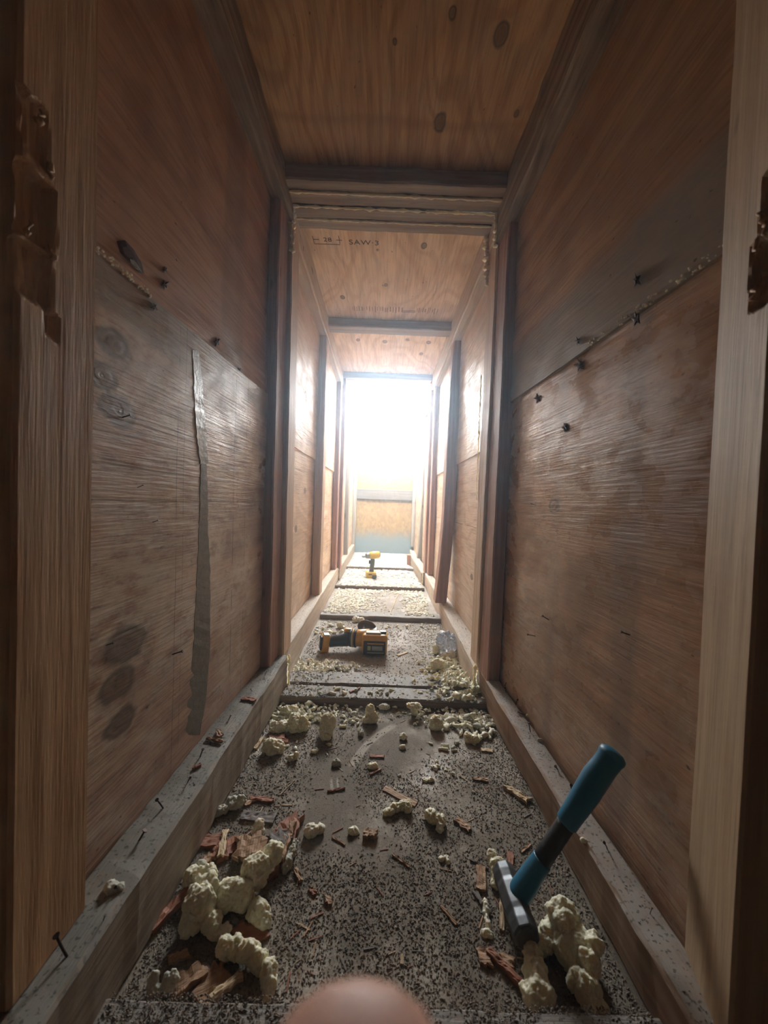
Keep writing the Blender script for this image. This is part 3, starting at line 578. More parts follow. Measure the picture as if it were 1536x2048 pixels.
# ------------------------------------------------------------------ FOAM PIECES
def lump(seed, sx, sy, sz, sub=3, amp=.35, freq=1.4, sharp=0.5, flat=True):
    bm = bmesh.new(); bmesh.ops.create_icosphere(bm, subdivisions=sub, radius=1.0)
    for v in bm.verts:
        n = v.co.normalized(); q = n*freq+V((seed*3.1, seed*1.7, seed*.9))
        r = 1+amp*noise.noise(q)*1.6+amp*.55*abs(noise.noise(q*2.6))*1.6+amp*.25*noise.noise(q*6)*sharp
        c = n*r
        v.co = V((c.x*sx, c.y*sy, c.z*sz))
    zmin = min(v.co.z for v in bm.verts)
    for v in bm.verts:
        v.co.z = max(v.co.z-zmin-(sz*.25 if flat else 0), 0)
    return bm_mesh('foam_lump', bm, True)
def stick(seed, L, r, bend=.15):
    bm = bmesh.new(); n = 9; m = 8; rings = []
    for k in range(n+1):
        t = k/n-.5; c = V((t*L, bend*L*math.cos(t*3)*.5, r)); e = 1-.75*max(0, abs(t)*2-.75)**1.2
        rings.append([bm.verts.new(c+V((0, math.cos(a)*r*e*(1+.45*noise.noise(V((k*.7, i*.9, seed)))), math.sin(a)*r*e*(1+.45*noise.noise(V((k*.7, i*.9+5, seed))))))) for i, a in enumerate([j*2*math.pi/m for j in range(m)])])
    for A, B in zip(rings, rings[1:]):
        for i in range(m): bm.faces.new((A[i], A[(i+1) % m], B[(i+1) % m], B[i]))
    bm.faces.new(list(reversed(rings[0]))); bm.faces.new(rings[-1])
    return bm_mesh('foam_stick', bm, True)
FM = [m_foam, m_foam_b, m_foam, m_foam_c]
LUMPS = []; STICKS = []
for k in range(10):
    me = lump(k+1, 1, random.uniform(.6, .95), random.uniform(.5, .8), 2, .42, 1.6); me.materials.append(FM[k % 4]); LUMPS.append(me)
    me = stick(k+1, 2.0, random.uniform(.34, .5)); me.materials.append(FM[(k+1) % 3]); STICKS.append(me)
def put_piece(me, p, s, rz=None, tilt=.25):
    o = bpy.data.objects.new('foam_piece', me); COL.objects.link(o)
    o.location = p; o.scale = (s, s, s); o.rotation_euler = (random.uniform(-tilt, tilt), random.uniform(-tilt, tilt), random.uniform(0, 6.28) if rz is None else rz); return o
def batten_h(y):
    for a, b in ((.325, .414), (1.078, 1.242), (1.865, 1.95), (2.535, 2.71), (3.28, 3.36)):
        if a-.004 <= y <= b+.004: return BH
    return 0.0
def clampx(p, r=0.01):
    L = -.300 if p.y < 1.15 else -.292; R = .312 if p.y < 1.15 else .288
    if p.y < 1.15: L = -.290+.0; R = .318
    p.x = min(max(p.x, L+r), R-r); return p
def heap(n, cx, cy, rx, ry, s0, s1, label, group, stickf=.4, stack=0.0, center=1.0):
    for k in range(n):
        a = random.uniform(0, 6.28); q = random.random()**(.5*center)
        px, py = cx+rx*q*math.cos(a), cy+ry*q*math.sin(a); p = on_z(px, py, 0.0); z = batten_h(p.y)
        if z: p = on_z(px, py, z)
        s = random.uniform(s0, s1)*(.8+.4*random.random()); p = clampx(p, s*1.1)
        p.z = z-.0008+stack*(1-q)*random.random()
        st = random.random() < stickf
        where = ('far ' if py < cy else 'near ')+('left' if px < cx else 'right')
        tag(put_piece(random.choice(STICKS if st else LUMPS), p, s, tilt=.15 if p.z < .004 else .5), ('stick-shaped' if st else 'lumpy')+' pale foam bit, '+where+' in '+label, 'foam', group+' - '+('sticks ' if st else 'lumps ')+where)
heap(34, 590, 1432, 60, 22, .005, .009, 'the heap before the double batten, left', 'foam pieces heaped in front of the double batten at left', .5, .014)
heap(14, 690, 1440, 50, 18, .005, .009, 'scatter before the double batten, left of centre', 'foam bits before the double batten, left of centre', .6, .006)
heap(52, 945, 1452, 55, 30, .006, .011, 'the heap before the double batten, right', 'foam sticks heaped in front of the double batten at right', .75, .020)
heap(12, 905, 1490, 45, 14, .006, .009, 'loose row before the right foam heap', 'foam sticks at the near edge of the right heap', .8, 0)
heap(38, 630, 1335, 70, 14, .005, .0085, 'the strip before the yellow power tool', 'foam nuggets in front of the power tool', .25, .012)
heap(48, 925, 1380, 42, 26, .006, .010, 'the dense pile on right end of the batten', 'foam nuggets piled on the double batten at right', .3, .024)
heap(20, 905, 1330, 50, 22, .007, .011, 'the scatter behind the dense right pile', 'foam nuggets behind the dense right pile', .3, .012)
heap(16, 740, 1384, 130, 8, .005, .009, 'the row on top of the double batten', 'foam bits on the double batten', .5, .0)
heap(14, 665, 1262, 50, 14, .006, .010, 'the scatter behind power tool at left', 'foam bits behind the power tool', .3, .004)
heap(14, 820, 1255, 60, 8, .005, .009, 'the row along the batten behind power tool', 'foam bits along the batten behind the power tool', .3, .002)
heap(8, 605, 1500, 60, 18, .0045, .007, 'the strays in front of the left heap', 'stray foam bits in front of the left heap', .4, 0)
heap(8, 870, 1560, 110, 40, .003, .0045, 'the strays on mid-distance dark dirt', 'stray foam crumbs on the dirt', .4, 0)

# hand placed larger pieces: several lobes melted into one body
TX_A = bpy.data.textures.new('folds', 'VORONOI'); TX_A.noise_scale = .017; TX_A.distance_metric = 'DISTANCE'; TX_A.weight_1 = 1.0
TX_B = bpy.data.textures.new('pores', 'CLOUDS'); TX_B.noise_scale = .0045; TX_B.noise_depth = 2
def blob(lobes, mat, seed, rough=.5, name='foam_chunk', vox=.0016):
    """lobes: (x, y, z, rx, ry, rz) metres in the piece's own frame"""
    bm = bmesh.new()
    for (x, y, z, rx, ry, rz) in lobes:
        r = bmesh.ops.create_icosphere(bm, subdivisions=3, radius=1.0)
        for v in r['verts']:
            n = v.co.copy(); q = n*1.8+V((seed+x*40, y*40, z*40)); e = 1+rough*.5*noise.noise(q)+rough*.35*abs(noise.noise(q*2.7))+rough*.12*noise.noise(q*7)
            v.co = V((x+n.x*rx*e, y+n.y*ry*e, z+n.z*rz*e))
    zm = min(v.co.z for v in bm.verts)
    for v in bm.verts: v.co.z = max(0, v.co.z-zm-.002)
    o = link(name, bm_mesh(name, bm, True), mat)
    md = o.modifiers.new('r', 'REMESH'); md.mode = 'VOXEL'; md.voxel_size = vox*.62; md.use_smooth_shade = True
    sm = o.modifiers.new('s', 'SMOOTH'); sm.factor = .5; sm.iterations = 2
    d1_ = o.modifiers.new('d', 'DISPLACE'); d1_.texture = TX_A; d1_.strength = .007*min(1, rough+.3); d1_.mid_level = .45; d1_.texture_coords = 'GLOBAL'
    d2_ = o.modifiers.new('d2', 'DISPLACE'); d2_.texture = TX_B; d2_.strength = .0042; d2_.mid_level = .5; d2_.texture_coords = 'GLOBAL'
    return o
def chunk(px, py, lobes, label, mat=None, rz=0.0, s=1.0, seed=0.0, rough=.5, z=0.0, vox=.0016, group=None):
    o = blob(lobes, mat or m_foam, seed or px*.01, rough, vox=vox); p = on_z(px, py, z); o.location = (p.x, p.y, z-.001); o.rotation_euler[2] = rz; o.scale = (s, s, s)
    return tag(o, label, 'foam', group)
c = .001
chunk(470, 1812, [(0, 0, .014, .026, .016, .018), (.018, .026, .024, .020, .017, .020), (.034, .05, .030, .014, .014, .016), (-.012, -.012, .008, .010, .008, .009)], 'largest pale foam lump at lower left, tall ridged piece leaning right', rz=-.1, rough=.55)
chunk(398, 1842, [(0, 0, .022, .020, .018, .024), (.004, .018, .030, .014, .012, .014), (-.004, -.01, .010, .014, .016, .012), (.022, -.012, .010, .013, .012, .011)], 'blocky pale foam lump nearest left rail, with a knob at its right foot', rough=.5)
chunk(402, 1775, [(0, 0, .014, .018, .013, .014), (.012, .002, .020, .010, .010, .009), (-.016, .004, .010, .011, .012, .010)], 'curled pale foam lump just behind the two largest at lower left', rough=.6)
tube = bead([V((x, y, .022+.010*math.sin(i*.5))) for i, (x, y) in enumerate([(on_z(380+i*6.0, 1845-i*6.5, .02).x, on_z(380+i*6.0, 1845-i*6.5, .02).y) for i in range(9)])], .006, 3, .5, m_foam_b, None, 'foam_strand', 8)
tag(tube, 'thin pale foam strand bridging the blocky lump and the largest lump', 'foam')
chunk(438, 1872, [(0, 0, .007, .013, .007, .007), (.008, .003, .008, .008, .006, .006)], 'small almond-shaped foam bit in front of the blocky lump', m_foam_b)
chunk(519, 1838, [(0, 0, .012, .013, .012, .012), (.010, -.008, .009, .009, .010, .009), (-.006, .006, .014, .009, .009, .008)], 'rounded pale foam lump right of the largest lump, over a brown chip', rough=.6)
chunk(495, 1935, [(-.032, .012, .014, .010, .010, .010), (-.018, .010, .017, .011, .009, .011), (0, .004, .018, .013, .009, .012), (.016, -.004, .017, .011, .009, .012), (.030, -.014, .014, .009, .010, .013), (.034, -.024, .010, .007, .008, .010)], 'long ragged foam strip arching over dirt at lower left', rough=.6)
chunk(318, 1992, [(-.010, .004, .012, .005, .006, .012), (-.004, 0, .004, .008, .006, .006), (.008, .003, .010, .008, .007, .012), (.014, .006, .016, .005, .005, .009)], 'forked foam scrap upright near left rail and bottom batten', m_foam_c)
chunk(1140, 1915, [(0, 0, .020, .024, .028, .022), (.002, .022, .034, .022, .016, .018), (-.004, .010, .038, .014, .014, .012), (.010, -.020, .014, .014, .014, .014)], 'big wrinkled dome-like foam lump beside right rail', rz=.15, rough=.4)
chunk(1096, 1890, [(0, 0, .014, .014, .014, .016), (.008, .010, .018, .010, .008, .012), (-.012, -.006, .006, .010, .010, .008)], 'small yellow foam lump touching left side of big wrinkled one')
chunk(1075, 2010, [(0, 0, .014, .017, .015, .015), (.001, .018, .018, .013, .014, .014), (.004, .038, .018, .010, .014, .014), (.018, .050, .016, .016, .007, .012)], 'hooked bone-like foam piece near bottom batten, right of centre', rz=-.1, rough=.45)
chunk(1175, 2008, [(0, 0, .016, .014, .013, .018), (-.010, .008, .018, .009, .009, .012), (.010, .020, .028, .012, .013, .013), (.024, .034, .034, .013, .010, .010), (.004, -.014, .010, .012, .010, .012)], 'forked foam piece with a pale raised tip beside right rail at bottom', rough=.5)
chunk(992, 1760, [(0, 0, .010, .008, .010, .010), (.006, .012, .014, .011, .010, .010), (.002, .026, .015, .008, .009, .009), (-.004, -.010, .006, .006, .006, .006)], 'knobbly yellow-green foam piece just behind hammer head', rough=.6)
chunk(976, 1850, [(0, .006, .005, .004, .013, .005), (-.006, -.012, .004, .009, .004, .004), (.003, .020, .006, .003, .010, .005)], 'thin L-shaped foam scrap left of hammer head', m_foam_b)
chunk(868, 1645, [(0, 0, .010, .012, .010, .010), (.010, -.004, .010, .009, .010, .009), (-.008, .006, .012, .009, .008, .008), (.008, -.016, .005, .006, .006, .006)], 'craggy foam lump in mid floor right of the thin flat stick', rough=.8)
chunk(797, 1622, [(-.018, -.008, .006, .010, .006, .006), (-.006, 0, .008, .009, .007, .008), (.008, .004, .009, .010, .008, .008), (.017, .002, .009, .008, .010, .008)], 'arched foam piece lying in front of the thin flat stick', rough=.5)
chunk(623, 1670, [(0, 0, .010, .012, .010, .010), (.012, .006, .009, .009, .008, .008)], 'smooth white foam plug on dirt right of the reddish split wood', m_foam_b, rough=.3)
chunk(578, 1725, [(0, .010, .010, .007, .012, .008), (-.001, -.008, .008, .007, .012, .008), (.002, .024, .010, .007, .008, .007)], 'upright ridged greyish foam cone on two slivers, left of centre', m_foam_c, rough=.6)
chunk(515, 1668, [(0, 0, .009, .010, .008, .010), (.001, .004, .018, .008, .007, .008)], 'thumb-shaped foam plug beside the reddish split wood', m_foam_b, rough=.3)
chunk(706, 1666, [(0, 0, .006, .007, .007, .006), (.005, 0, .005, .005, .005, .005)], 'small white foam pebble left of the curled amber chip', m_foam_b)
chunk(889, 1720, [(-.004, 0, .004, .005, .004, .004), (.003, .002, .005, .005, .004, .004), (.005, -.004, .003, .003, .004, .004)], 'tiny curled white foam bit alone on dirt left of hammer', m_foam_b)
chunk(468, 1615, [(0, 0, .008, .012, .010, .009), (.010, .004, .010, .008, .008, .008), (-.018, -.016, .006, .012, .008, .007)], 'greenish foam smear against left rail behind the dark slat', m_foam_c, rough=.8)
chunk(402, 1738, [(0, 0, .006, .008, .007, .006)], 'small tan foam pebble beside left rail near broken chips', m_foam_c)
chunk(856, 1562, [(-.006, 0, .004, .008, .005, .004), (.006, 0, .004, .008, .005, .004)], 'flat white foam flake lying across, right of centre floor', m_foam_b)
chunk(873, 1536, [(-.003, -.003, .004, .005, .006, .004), (.003, .004, .004, .005, .006, .004)], 'short foam stick standing askew behind the flat white flake', m_foam_b)
chunk(804, 1497, [(0, 0, .005, .009, .005, .005)], 'cream foam bit alone right of the pale wipe mark', m_foam)
chunk(806, 1478, [(0, 0, .007, .009, .008, .007)], 'stubby foam cube behind the cream bit right of wipe mark', m_foam_b)
chunk(673, 1530, [(0, 0, .006, .009, .006, .006)], 'brown-shadowed foam nub at near end of the pale wipe mark', m_foam_c)
chunk(745, 1535, [(0, 0, .007, .009, .007, .007)], 'yellow foam nub right of near end of the wipe mark', m_foam)
chunk(652, 1472, [(0, 0, .016, .018, .014, .016), (.002, .006, .034, .017, .012, .018), (.012, .004, .026, .009, .009, .014), (0, -.012, .006, .012, .010, .008)], 'tallest foam lump standing in front of the double batten, left of centre', rough=.6)
chunk(595, 1460, [(0, 0, .014, .028, .018, .014), (-.012, .006, .026, .012, .010, .012), (.014, .004, .024, .012, .010, .012)], 'wide crusty foam lump in middle of the left heap', m_foam, rough=.8)
chunk(543, 1505, [(0, 0, .014, .022, .014, .014), (.018, .002, .010, .010, .010, .010), (-.006, .004, .022, .012, .010, .009)], 'folded foam lump nearest left rail in front of the left heap', rough=.7)
chunk(583, 1520, [(0, 0, .007, .009, .007, .007), (.009, .001, .010, .005, .005, .010)], 'two-knobbed foam bit in front of the folded lump', m_foam)
chunk(556, 1462, [(0, 0, .012, .022, .013, .012), (.010, .002, .018, .014, .010, .009)], 'foam slab leaning by left rail behind the folded lump', m_foam_b, rough=.6)
chunk(576, 1432, [(0, 0, .014, .022, .014, .014), (.014, .004, .020, .012, .010, .010)], 'yellow foam dome at back of the left heap, touching the batten', m_foam)
chunk(740, 1445, [(0, 0, .010, .018, .010, .010), (-.001, .010, .030, .012, .010, .016), (.010, .004, .018, .010, .008, .010)], 'wedge-shaped foam lump standing alone before the double batten near centre', m_foam, rough=.4)
chunk(768, 1418, [(0, 0, .008, .016, .008, .008)], 'white foam tube lying beside the wedge-shaped lump', m_foam_b, rough=.3)
chunk(722, 1470, [(0, 0, .008, .006, .009, .008)], 'dusty shell-like foam bit in front of the wedge-shaped lump', m_foam_c)
chunk(828, 1430, [(0, 0, .010, .009, .008, .012), (0, 0, .024, .022, .012, .008)], 'mushroom-like foam piece leaning on the double batten, right of centre', m_foam, rough=.4)
chunk(872, 1458, [(0, 0, .016, .018, .014, .018)], 'smooth rounded foam lump at left end of the right heap', m_foam, rough=.3)
chunk(945, 1485, [(0, 0, .010, .018, .010, .010), (-.010, .006, .014, .010, .010, .010)], 'plump yellow foam lump at near side of the right heap', m_foam, rough=.5)
chunk(875, 1340, [(0, 0, .020, .028, .018, .020), (-.024, -.004, .008, .018, .012, .008)], 'largest yellow foam lump by right rail right of power tool', m_foam, rough=.35)
chunk(898, 1318, [(0, 0, .014, .030, .016, .014), (.010, .006, .020, .018, .012, .012)], 'flat-topped foam lump against right rail behind the largest yellow one', m_foam_b, rough=.5)
chunk(872, 1308, [(0, 0, .018, .015, .012, .020)], 'upright yellow foam lump left of the flat-topped one', m_foam, rough=.4)
chunk(885, 1277, [(0, 0, .016, .022, .022, .015)], 'pale foam lump wedged at right rail behind the clear plastic wrap', m_foam_b, rough=.6)
chunk(850, 1352, [(0, 0, .003, .020, .008, .003)], 'thin curved white foam flake flat on floor right of power tool', m_foam_b, rough=.3)
chunk(680, 1256, [(0, 0, .013, .014, .012, .014), (.008, .004, .004, .012, .010, .005)], 'round yellow foam ball behind the power tool at left', m_foam, rough=.5)
chunk(716, 1244, [(-.012, 0, .016, .014, .012, .012), (.008, 0, .014, .018, .012, .011)], 'white fluffy foam lump against batten behind power tool disc', m_foam_b, rough=.8)
chunk(585, 1440, [(0, 0, .01, .01, .008, .01)], 'small crusty foam bit between the dome and the wide crusty lump', m_foam_c)
chunk(222, 1782, [(0, 0, .006, .007, .007, .006), (.010, .002, .005, .006, .005, .005)], 'tan dried blob sitting on top of left bottom rail', m_foam_c, z=.110)
chunk(1106, 1476, [(0, 0, .006, .007, .005, .008), (.004, .006, .010, .005, .005, .007)], 'foam scrap stuck on right bottom rail against the wall', m_foam, z=.095)
chunk(1082, 1482, [(0, 0, .004, .007, .005, .004)], 'orange-tan foam nub on right bottom rail', m_foam_c, z=.095)
chunk(1056, 1434, [(0, 0, .004, .004, .006, .005)], 'tiny yellow foam nub on right rail by wall, farthest along the near rail', m_foam, z=.095)
chunk(1168, 1682, [(0, 0, .0022, .003, .003, .0025)], 'white foam crumb on the inner edge of right rail behind hammer handle', m_foam_b, z=.095)
chunk(1150, 1574, [(0, 0, .002, .003, .003, .002)], 'minute white foam crumb on right rail next to a bent nail', m_foam_b, z=.095)

# ------------------------------------------------------------------ WOOD SPLINTERS, endpoints on the floor
m_chip = lumber('chip_tan', 'x', (0.46, 0.30, 0.18), (0.30, 0.17, 0.09), seed=1.5, bump=.8)
m_chipred = lumber('chip_red', 'x', (0.36, 0.16, 0.09), (0.24, 0.09, 0.05), seed=3.5, bump=.8)
m_chipgrey = lumber('chip_grey', 'x', (0.20, 0.17, 0.15), (0.11, 0.09, 0.08), seed=5.5, bump=.5)
m_chippale = lumber('chip_pale', 'x', (0.62, 0.50, 0.32), (0.42, 0.30, 0.17), seed=7.5, bump=.8)
def sliver_mesh(L, w, th, seed, rag=.35, n=14, m=4):
    vs = []; fs = []
    def wd(t): return w*.5*(1+rag*noise.noise(V((t*6, seed, 0))))
    jit = [[random.uniform(-1, 1) for _ in range(m+1)] for _ in (0, 1)]
    for k in range(n+1):
        for j in range(m+1):
            t = k/n; e = 0
            if k == 0: e = jit[0][j]*rag*w*.55
            if k == n: e = jit[1][j]*rag*w*.55
            x = -L/2+L*t+e; q = j/m*2-1; y = q*wd(t)+w*.15*noise.noise(V((t*3, seed, 9)))
            vs.append((x, y, th+th*.5*noise.noise(V((x*120, q*3, seed)))))
    a = len(vs); vs += [(x, y, 0) for x, y, z in vs]; M = m+1
    for k in range(n):
        for j in range(m):
            fs.append((k*M+j, (k+1)*M+j, (k+1)*M+j+1, k*M+j+1)); fs.append((a+k*M+j, a+k*M+j+1, a+(k+1)*M+j+1, a+(k+1)*M+j))
    for k in range(n): fs.append((k*M, a+k*M, a+(k+1)*M, (k+1)*M)); fs.append((k*M+m, (k+1)*M+m, a+(k+1)*M+m, a+k*M+m))
    for j in range(m): fs.append((j, j+1, a+j+1, a+j)); fs.append((n*M+j, a+n*M+j, a+n*M+j+1, n*M+j+1))
    bm = bmesh.new(); bv = [bm.verts.new(v) for v in vs]
    for f in fs: bm.faces.new([bv[i] for i in f])
    return bm_mesh('wood_chip', bm)
def chip(a, b, w, th, mt, label, z=0.0005, tilt=0.0, roll=0.0, rag=.35, group=None, name='wood_chip', cat='wood chip'):
    pa, pb = on_z(*a, z), on_z(*b, z); d = pb-pa; L = d.length
    o = link(name, sliver_mesh(L, w, th, a[0]*.37, rag), mt); p = (pa+pb)/2
    o.location = (p.x, p.y, z+L*.5*abs(math.sin(tilt))+w*.5*abs(math.sin(roll))); o.rotation_euler = (roll, -tilt, math.atan2(d.y, d.x))
    return tag(o, label, cat, group)
chip((527, 1755), (590, 1638), .034, .010, m_chipred, 'long reddish split wood piece lying diagonally, left of centre', rag=.5)
chip((560, 1725), (585, 1650), .012, .008, m_chip, 'tan splinter stacked on the long reddish split piece', z=.012, rag=.6)
chip((470, 1705), (528, 1690), .040, .007, m_chip, 'square rough tan chip with torn ends left of reddish split piece', z=.006, tilt=.06, rag=.4)
chip((430, 1715), (470, 1690), .030, .006, m_chipred, 'ragged brown chip tucked left of the square rough chip', rag=.6)
chip((543, 1690), (572, 1672), .030, .006, m_chipgrey, 'greyish chip overlapping far edge of the reddish split piece', z=.014, rag=.4)
chip((452, 1660), (441, 1725), .009, .003, m_chippale, 'pale pointed sliver standing out left of the square rough chip', z=.006, tilt=.15, rag=.7)
chip((484, 1632), (550, 1640), .020, .004, m_chipgrey, 'dark grey flat slat with a clean square end near left rail', rag=.05)
chip((500, 1598), (545, 1603), .010, .004, m_chipred, 'short reddish chip behind the dark grey slat', rag=.5)
chip((488, 1612), (512, 1600), .008, .003, m_chip, 'thin curl of tan wood behind the dark grey slat', rag=.6)
chip((397, 1688), (440, 1682), .022, .005, m_chipred, 'flat reddish board end poking out from under left rail', rag=.1)
chip((410, 1722), (432, 1712), .014, .004, m_chip, 'orange-brown chip between reddish board end and broken chips', rag=.6)
chip((300, 1868), (420, 1740), .012, .008, m_chipred, 'long dark red sliver lying along foot of left rail', rag=.3)
chip((342, 1990), (405, 1945), .018, .006, m_chip, 'pointed tan wood shard near bottom batten at lower left', tilt=.05, rag=.4)
chip((400, 1985), (450, 1960), .040, .005, m_chip, 'fan-shaped torn plywood chip beside the pointed tan shard', rag=.55)
chip((420, 2000), (482, 1955), .010, .005, m_chippale, 'narrow pale splinter lying across the fan-shaped chip', z=.009, rag=.5)
chip((335, 1925), (378, 1910), .010, .004, m_chip, 'orange chip in dark dirt at lower left behind forked foam', rag=.6)
chip((475, 1868), (530, 1872), .028, .003, m_chipred, 'brown chip half buried under the rounded foam lump', rag=.6)
chip((768, 1577), (832, 1610), .014, .002, m_chip, 'thin flat tan stick with square ends in middle of floor', rag=.05)
chip((912, 1640), (940, 1662), .013, .004, m_chip, 'ribbed tan wood chip right of the craggy foam lump', rag=.4)
chip((730, 1672), (752, 1674), .014, .007, m_chip, 'curled amber wood chip in middle of dirty floor', tilt=.1, rag=.5)
chip((962, 1735), (962, 1783), .014, .004, m_chip, 'upright rectangular tan chip left of the hammer', rag=.15)
chip((1020, 1705), (1019, 1745), .010, .003, m_chipred, 'narrow reddish stick right behind the hammer head', rag=.1)
chip((940, 1720), (976, 1738), .003, .002, m_chipgrey, 'thin dark twig behind the upright rectangular chip', rag=.3)
chip((950, 1785), (966, 1812), .007, .003, m_chipgrey, 'dark split chip left of L-shaped foam scrap', rag=.5)
chip((1004, 1800), (1003, 1862), .006, .003, m_chippale, 'pale splinter showing along left side of hammer head', rag=.2)
chip((1010, 1575), (1058, 1606), .016, .006, m_chippale, 'frayed pale splinter bundle near right rail', rag=.8)
chip((946, 1558), (975, 1562), .008, .003, m_chip, 'small tan chip behind frayed pale splinter', rag=.5)
chip((975, 1905), (1058, 1988), .008, .006, m_chipred, 'long thin reddish stick pointing at the hooked foam piece', rag=.2)
chip((955, 1916), (980, 1918), .018, .004, m_chip, 'rounded tan chip at far end of the long thin reddish stick', rag=.4)
chip((1003, 1918), (1026, 1928), .012, .003, m_chip, 'small tan sliver beside the long thin reddish stick', rag=.5)
chip((1000, 1725), (1028, 1735), .003, .002, m_chippale, 'thin pale straw lying behind the hammer head', rag=.2)
chip((1042, 1705), (1062, 1690), .004, .002, m_chip, 'short tan splinter beneath the hammer handle', rag=.4)
chip((882, 1812), (912, 1850), .004, .002, m_chip, 'fine tan splinter alone on dirt left of hammer head', rag=.4)
chip((803, 1910), (804, 1930), .004, .002, m_chippale, 'upright pale splinter fragment on bare dirt at bottom centre', rag=.3)
chip((740, 1513), (768, 1515), .008, .003, m_chipred, 'brown stick left of the cream foam bit, mid floor', rag=.3)
chip((740, 1550), (762, 1540), .004, .003, m_chipred, 'brown twig just in front of the yellow foam nub', rag=.3)
chip((655, 1584), (690, 1578), .004, .003, m_chipred, 'reddish twig at end of the curved scrape marks', rag=.3)
chip((664, 1675), (690, 1690), .003, .002, m_chip, 'thin tan sliver right of the smooth white foam plug', rag=.4)
chip((785, 1710), (818, 1735), .003, .002, m_chip, 'fine long splinter in centre of dirty floor', rag=.4)
chip((620, 1780), (632, 1790), .006, .003, m_chipred, 'small dark red chip right of the largest foam lump', rag=.6)
chip((650, 1800), (662, 1806), .008, .004, m_chip, 'pair-like amber chip on dirt near lower centre', rag=.6)
chip((590, 1740), (602, 1765), .006, .004, m_chip, 'tan sliver leaning at right foot of greyish foam cone', rag=.4)
chip((560, 1742), (572, 1738), .005, .003, m_chip, 'tan sliver at left foot of greyish foam cone', rag=.4)
chip((560, 1590), (590, 1560), .0016, .001, m_chippale, 'hair-thin pale straw behind the reddish split piece', rag=.2)
chip((536, 1485), (572, 1480), .03, .006, m_chipred, 'orange-red bark chip between foam lumps by left rail', rag=.7)
chip((510, 1500), (525, 1478), .008, .005, m_chippale, 'pale stick leaning on left rail beside folded foam lump', rag=.3)
chip((795, 1312), (815, 1305), .010, .003, m_chippale, 'pale stick on floor right of the battery', rag=.3)
chip((700, 1385), (720, 1376), .006, .003, m_chipred, 'dark stick lying on the double batten, left of centre', z=.023, rag=.3)
chip((640, 1392), (660, 1386), .006, .003, m_chipgrey, 'dark grey stick lying on the double batten near left heap', z=.023, rag=.3)
chip((945, 1360), (965, 1345), .008, .004, m_chipred, 'reddish splinter poking from the dense foam pile at right', z=.02, rag=.4)
chip((962, 1500), (985, 1503), .012, .003, m_chippale, 'flat whitish square chip near right rail before the right heap', rag=.1)
chip((385, 1540), (402, 1532), .005, .004, m_chipred, 'reddish splinter on top of left bottom rail', z=.112, rag=.4)
chip((413, 1478), (445, 1486), .006, .004, m_chip, 'tan splinter across top of left bottom rail', z=.112, rag=.5)
chip((436, 1462), (440, 1474), .010, .004, m_chip, 'upright chip on left bottom rail near wall', z=.112, rag=.5)
chip((486, 1398), (512, 1402), .014, .004, m_chipred, 'reddish chip on left bottom rail near the joint', z=.112, rag=.3)
chip((1035, 1425), (1050, 1430), .004, .003, m_chipgrey, 'dark twig on right bottom rail near the joint', z=.097, rag=.3)
chip((780, 1228), (800, 1180), .004, .003, m_chippale, 'long straw on the pale floor behind the power tool', rag=.3)
chip((810, 1202), (842, 1192), .010, .004, m_chipgrey, 'dark grey stick on pale floor near right rail, in far section', rag=.2)
chip((792, 1152), (806, 1146), .010, .004, m_chipgrey, 'dark twig right of the standing drill', rag=.2)
# slivers too many to place one by one, spread over the near floor
POOL = [sliver_mesh(.022, .0022, .0012, k, .5, 5, 2) for k in range(6)]
for k, q in enumerate(POOL): q.materials.append([m_chip, m_chipred, m_chipgrey, m_chippale][k % 4])
for k in range(110):
    p = on_z(random.uniform(430, 1110), random.uniform(1440, 1990), 0.0)
    if not -.27 < p.x < .30: continue
    o = bpy.data.objects.new('wood_splinter', random.choice(POOL)); COL.objects.link(o); s = random.uniform(.3, .95); o.scale = (s, s, s)
    o.location = (p.x, p.y, .0003); o.rotation_euler = (0, 0, random.uniform(0, 3.14)); tn = {'chip_tan': 'tan', 'chip_red': 'reddish', 'chip_grey': 'dark grey', 'chip_pale': 'pale'}[o.data.materials[0].name]
    wx = 'by left rail' if p.x < -.13 else 'by right rail' if p.x > .17 else 'left of centre' if p.x < .02 else 'right of centre'; wy = 'near bottom batten' if p.y < .55 else 'level with hammer' if p.y < .68 else 'in mid floor' if p.y < .85 else 'before the double batten'
    tag(o, 'tiny '+tn+' wood splinter in dirt, '+wy+', '+wx, 'splinter', 'tiny '+tn+' splinters '+wy+' '+wx)

